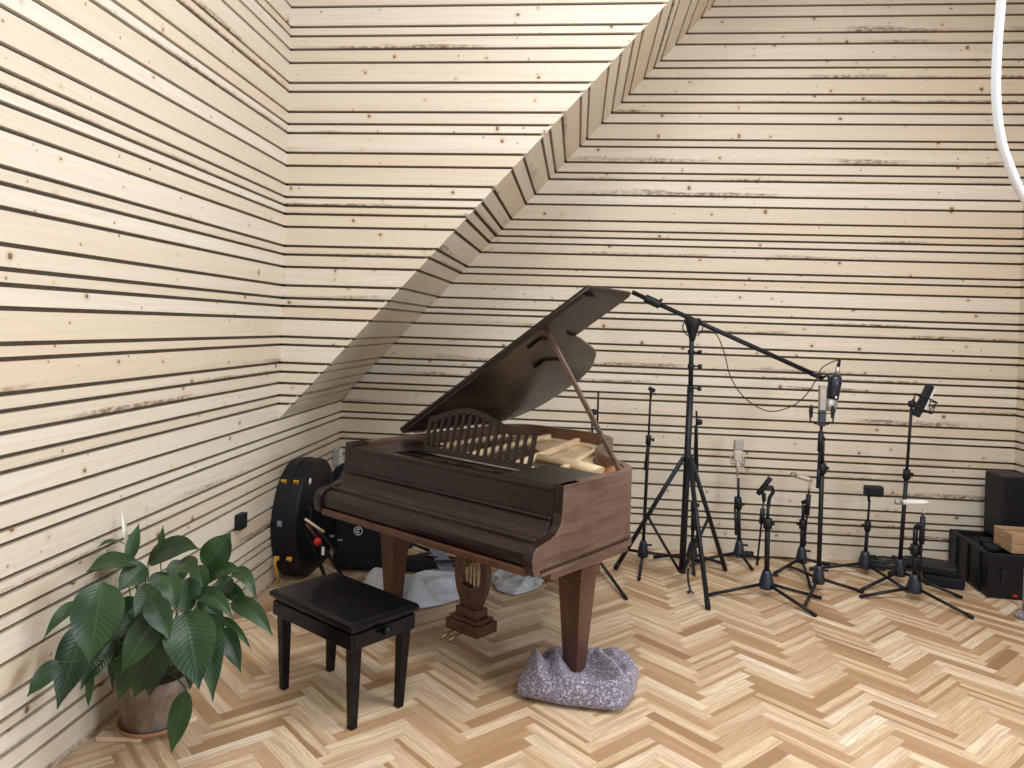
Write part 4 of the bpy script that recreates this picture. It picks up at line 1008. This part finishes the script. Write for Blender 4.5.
mb = MB(); mb.prism([(.035, .035), (WX-.035, .035), (WX-.035, Ld-.035), (.035, Ld-.035)], .04, hz_-.03); mb.build('foam_lining', 'rubber', big)
Rz = Matrix.Rotation(ang, 3, 'Z')
gear = (((.10, Ld*.30, hz_-.005), .05, 'folded black microphone lying in the open equipment case'), ((.14, Ld*.55, hz_-.005), .045, 'round black headphone lying in the open equipment case'))
for c, rr, lb in gear:
    mb = MB(); mb.lathe([(0, -.02), (rr, -.02), (rr*1.1, 0), (rr, .02), (rr*.5, .03), (0, .03)], (0, 0, 0), 18); o = mb.build('gear_pouch', 'nylon'); o.location = Vector((Bc.x, Bc.y, 0))+Rz @ Vector(c); tag(o, lb.replace('folded black microphone', 'flat round black pouch').replace('round black headphone', 'second round black pouch, further back,'), 'pouch')
tc = ony(1012, 503, 5.55); 
boxthing('loudspeaker', 'black box standing on the equipment case behind the cardboard boxes', 'speaker', ((ony(1004, 500, 5.45).x+XR-.012)/2, 5.585, hz_+.006), (XR-.012-ony(1004, 500, 5.45).x, .24, ony(1008, 477, 5.46).z-hz_-.006), .0, 'case', .012)
cb = Vector((Bc.x, Bc.y, 0))+Rz @ Vector((.30, .16, hz_+.006))
boxthing('cardboard_box', 'flat brown cardboard box, lower of two on the black equipment case', 'box', cb, (.30, .24, .060), -.05, 'card', .003, [('tape', (0, 0, .0605), (.302, .04, .001), 'tape')])
boxthing('cardboard_box', 'flat brown cardboard box, upper of two on the black equipment case', 'box', cb+Vector((0, 0, .062)), (.30, .24, .060), -.05, 'card', .003, [('tape', (0, 0, .0605), (.302, .04, .001), 'tape')])
q = onz(1022, 618, 0)
mb = MB(); mb.tube([(0, 0, .0), (0, 0, .30)], [.028, .024], 10); mb.lathe([(.0, .0), (.07, .0), (.06, .02), (.03, .04), (0, .045)], (0, 0, 0), 16); o = mb.build('wrapped_post', 'blanket'); o.location = (q.x+.03, q.y, .001); tag(o, 'grey felt wrapped post at the right edge by the cases', 'post')

# ------------------------------------------------------------------ cases and bags behind the piano, left
hc = thing('instrument_case', 'tall curved black hard case with yellow latches against the left wall', 'case', (XL+.004, 4.5, 0))
oc = smoothpts([(0, y-4.5, z*.94) for y, z in ((4.74, .004), (4.63, .08), (4.545, .22), (4.505, .38), (4.525, .52), (4.60, .66), (4.70, .745), (4.83, .785), (4.98, .77), (5.12, .70), (5.22, .55), (5.25, .35), (5.22, .15), (5.16, .004))], 3)
CW = .165
mb = MB(); mb.hexa([(0, p.y, p.z) for p in oc], [(CW, p.y, p.z) for p in oc]); mb.build('shell', 'case', hc, bevel=.014, seg=3)
mb = MB(); strip_ = [(p.y, p.z) for p in oc]
ctr = Vector((.38, .376)); big_ = [tuple(ctr+(Vector(q)-ctr)*1.012) for q in strip_]; sm_ = [tuple(ctr+(Vector(q)-ctr)*.985) for q in strip_]
n = len(strip_)
for x0_ in (CW*.5,):
    v = [[mb.bm.verts.new((x0_+dx, *q)) for dx, q in ((-.007, a), (-.007, b), (.007, b), (.007, a))] for a, b in zip(sm_, big_)]
    for i in range(n-1):
        for k in range(4): mb.face([v[i][k], v[i][(k+1) % 4], v[i+1][(k+1) % 4], v[i+1][k]])
    mb.face(v[0]); mb.face(v[-1][::-1])
mb.build('rim_seam', 'rubber', hc)
for (yy, zz) in ((.135, .635), (.060, .178)):
    for xx in (.035, .115):
        mb = MB(); R_ = Matrix.Rotation(.5 if zz > .5 else -.45, 3, 'X'); mb.box((xx, yy-.025, zz), (.034, .016, .022), R_); mb.box((xx+.012, yy-.035, zz), (.008, .010, .03), R_); mb.build('latch', 'latch', hc, bevel=.003)
mb = MB(); mb.tube([(.030, .02, .19), (.034, .015, .14), (.036, .05, .07), (.03, .10, .012)], .009, 8); mb.build('strap', 'latch', hc)
mb = MB(); mb.lathe([(0, 0), (.022, 0), (.020, .002), (0, .002)], (CW+.0005, .22, .62), 18, Matrix.Rotation(PI/2, 3, 'Y')); mb.build('sticker', 'wplastic', hc)
mb = MB(); mb.box((.06, .0005, .40), (.028, .003, .034)); mb.build('sticker', 'grey', hc)
mb = MB(); mb.tube([(CW+.006, .14, .36), (CW+.035, .15, .38), (CW+.035, .15, .46), (CW+.006, .14, .48)], .009, 8); mb.build('handle', 'rubber', hc)
# soft navy bag with round logo
bg = thing('gear_bag', 'soft navy blue gear bag with a white ring logo under the keyboard', 'bag', (-1.40, 5.02, 0))
mb = MB(); mb.box((0, 0, .215), (.34, .26, .42)); o = mb.build('body', 'nylon', bg, bevel=.05, seg=4)
mb = MB(); mb.box((.0, -.135, .12), (.26, .03, .17)); mb.build('front_pocket', 'nylon', bg, bevel=.012)
c = ony(358, 531, 4.885)-Vector((-1.40, 5.02, 0))
mb = MB(); ring_ = [(c.x+.027*math.cos(2*PI*k/24), -.1325, c.z+.027*math.sin(2*PI*k/24)) for k in range(25)]; mb.tube(ring_, .0025, 6)
mb.tube([(c.x+.013*math.cos(a), -.1325, c.z+.013*math.sin(a)) for a in [.6+i*.42 for i in range(12)]]+[(c.x+.002, -.1325, c.z-.001)], .0035, 6); mb.build('logo', 'wplastic', bg)
mb = MB(); mb.tube([(-.10, -.12, .40), (-.06, -.16, .47), (.06, -.16, .47), (.10, -.12, .40)], .011, 8); mb.build('handle', 'rubber', bg)
mb = MB(); 
for q in ((332, 536), (340, 540)): mb.box(ony(q[0], q[1], 4.87)-Vector((-1.40, 5.02, 0)), (.03, .01, .012))
mb.build('buckle', 'silver', bg)
# gig bag further back with pale patch
c = ony(346, 474, 5.42); gb = thing('gig_bag', 'round topped black instrument bag with a cream patch in the far corner', 'bag', (-1.60, 5.45, 0))
zt = ony(346, 464, 5.42).z
oc = bez([(-.15, 0, .004), (-.20, 0, .35), (-.20, 0, .66), (-.02, 0, zt)], 8)+bez([(-.02, 0, zt), (.10, 0, zt+.02), (.20, 0, .55), (.20, 0, .004)], 8)[1:]
mb = MB(); mb.hexa([(p[0], -.07, p[2]) for p in oc], [(p[0], .07, p[2]) for p in oc]); mb.build('body', 'nylon', gb, bevel=.025, seg=3)
c = ony(346, 474, 5.375)-Vector((-1.60, 5.45, 0)); mb = MB(); mb.lathe([(0, 0), (.032, 0), (.028, .003), (0, .003)], (c.x, -.0715, c.z), 16, Matrix.Rotation(PI/2, 3, 'X')); mb.build('patch', 'cream', gb)
mb = MB(); mb.tube([tuple(Vector((c.x+.01, -.08, c.z-.07))), tuple(Vector((c.x-.02, -.085, c.z-.04))), tuple(Vector((c.x-.03, -.08, c.z-.01)))], .008, 8); mb.build('zip_pull', 'wplastic', gb)
# folded stand leaning by the hard case
b0 = Vector((-1.50, 4.70, 0)); fs = thing('folded_stand', 'folded black stand with a red grip leaning by the hard case', 'stand', b0)
def fr_(x, y, Y): return ony(x, y, Y)-b0
for i, (a, b, r_, m_) in enumerate((((307, 523, 4.50), (343, 577, 4.72), .011, 'blackm'), ((306, 528, 4.52), (325, 577, 4.72), .012, 'blackm'), ((312, 524, 4.55), (352, 570, 4.74), .009, 'blackm'), ((305, 519, 4.48), (324, 532, 4.53), .008, 'offwood'), ((306, 524, 4.48), (318, 540, 4.54), .008, 'redleg'))):
    A, B_ = fr_(*a), fr_(*b); B_.z = max(B_.z, .012) if i < 3 else B_.z
    mb = MB(); mb.rod(A, B_, r_); mb.build('bar', m_, fs)
mb = MB(); mb.lathe([(0, -.024), (.02, -.018), (.024, 0), (.02, .018), (0, .024)], fr_(317.5, 541.5, 4.52), 14, RotTo((1, 0, -1))); mb.build('grip', 'red', fs)
mb = MB(); mb.box(fr_(323, 551, 4.58), (.018, .004, .05)); mb.build('tag', 'wplastic', fs)
# odds and ends under the piano
pn = MB(); a = [ony(*q) for q in ((428, 546, 5.25), (443, 548, 5.25), (455, 582, 4.98), (440, 582, 4.98))]
for v in a: v.z = max(v.z, .004)
dd = Vector((0, .025, 0)); pn.hexa(a, [v+dd for v in a]); tag(pn.build('leaning_panel', 'grey', bevel=.003), 'blue grey flat panel leaning under the piano', 'panel')
q = onz(410, 577); 
mb = MB(); mb.lathe([(0, 0), (.12, 0), (.135, .02), (.10, .05), (.06, .06), (0, .055)], (0, 0, 0), 24); o = mb.build('round_pouch', 'nylon'); o.location = (q.x-.01, q.y+.22, .001); tag(o, 'flat round black pouch on floor beside the left piano leg', 'pouch')
mb = MB(); mb.tube(smoothpts(coil(q.x+.16, q.y+.28, 5, .10, 5), 2), .007, 6); tag(mb.build('cable_coil', 'cable'), 'coil of black cable on the floor under the piano', 'cable')
b0 = ony(407, 560, 5.35); b0.z = 0; t = thing('short_stand', 'short black stand pole under the piano near the left leg', 'stand', b0); hub_and_legs(t, b0, [(-.12, .08), (.14, .08), (.0, -.14)]); pole(t, (0, 0, .12), (0, 0, .50))
q = onz(470, 572); mb = MB()
mb.box((0, 0, .05), (.26, .16, .10)); o = mb.build('gear_pouch', 'nylon', bevel=.02, seg=3); o.location = (q.x+.05, q.y+.28, .001); o.rotation_euler.z = .3; tag(o, 'black padded pouch on the floor behind the pedal lyre', 'pouch')
q = onz(530, 572); mb = MB()
mb.box((0, 0, .06), (.30, .18, .12)); o = mb.build('gear_pouch', 'case', bevel=.02, seg=3); o.location = (q.x+.0, q.y+.22, .001); o.rotation_euler.z = -.2; tag(o, 'black gear pouch on the floor under the treble side of the piano', 'pouch')

# ------------------------------------------------------------------ LIGHT
def area(name, loc, target, sx, sy, power, col):
    l = bpy.data.lights.new(name, 'AREA'); l.shape = 'RECTANGLE'; l.size = sx; l.size_y = sy; l.energy = power; l.color = col
    o = bpy.data.objects.new(name, l); COL.objects.link(o); o.location = loc
    d = Vector(target)-Vector(loc); o.rotation_euler = d.to_track_quat('-Z', 'Y').to_euler(); return o
area('daylight_side_window', (XR+.04, (W1[0]+W1[1])/2, (W1[2]+W1[3])/2), (0, (W1[0]+W1[1])/2, (W1[2]+W1[3])/2), W1[1]-W1[0]-.1, W1[3]-W1[2]-.1, 138, (.87, .93, 1))
area('rear_ambient_fill', ((W2[0]+W2[1])/2, YR-.03, (W2[2]+W2[3])/2), ((W2[0]+W2[1])/2, 1, (W2[2]+W2[3])/2), W2[1]-W2[0]-.1, W2[3]-W2[2]-.1, 25, (.96, .97, 1))  # unseen source added behind the camera for ambient fill and gloss
area('daylight_roof_window', ((W3[0]+W3[1])/2, (W3[2]+W3[3])/2, ZC+.04), ((W3[0]+W3[1])/2, (W3[2]+W3[3])/2+.001, 0), W3[1]-W3[0]-.1, W3[3]-W3[2]-.1, 112, (.95, .965, 1))
area('daylight_roof_window_left', ((W4[0]+W4[1])/2, (W4[2]+W4[3])/2, ZC+.04), ((W4[0]+W4[1])/2+.3, (W4[2]+W4[3])/2+1.2, ZC-1.4), W4[1]-W4[0]-.1, W4[3]-W4[2]-.1, 76, (.96, .975, 1))
w = bpy.data.worlds.new('sky'); S.world = w; w.use_nodes = True
w.node_tree.nodes['Background'].inputs[0].default_value = (.75, .86, 1, 1); w.node_tree.nodes['Background'].inputs[1].default_value = 1.0
S.view_settings.view_transform = 'Standard'; S.view_settings.look = 'None'; S.view_settings.exposure = .0; S.view_settings.gamma = 1
S.view_settings.use_curve_mapping = False
S.cycles.use_denoising = True
S.cycles.max_bounces = 8; S.cycles.diffuse_bounces = 5
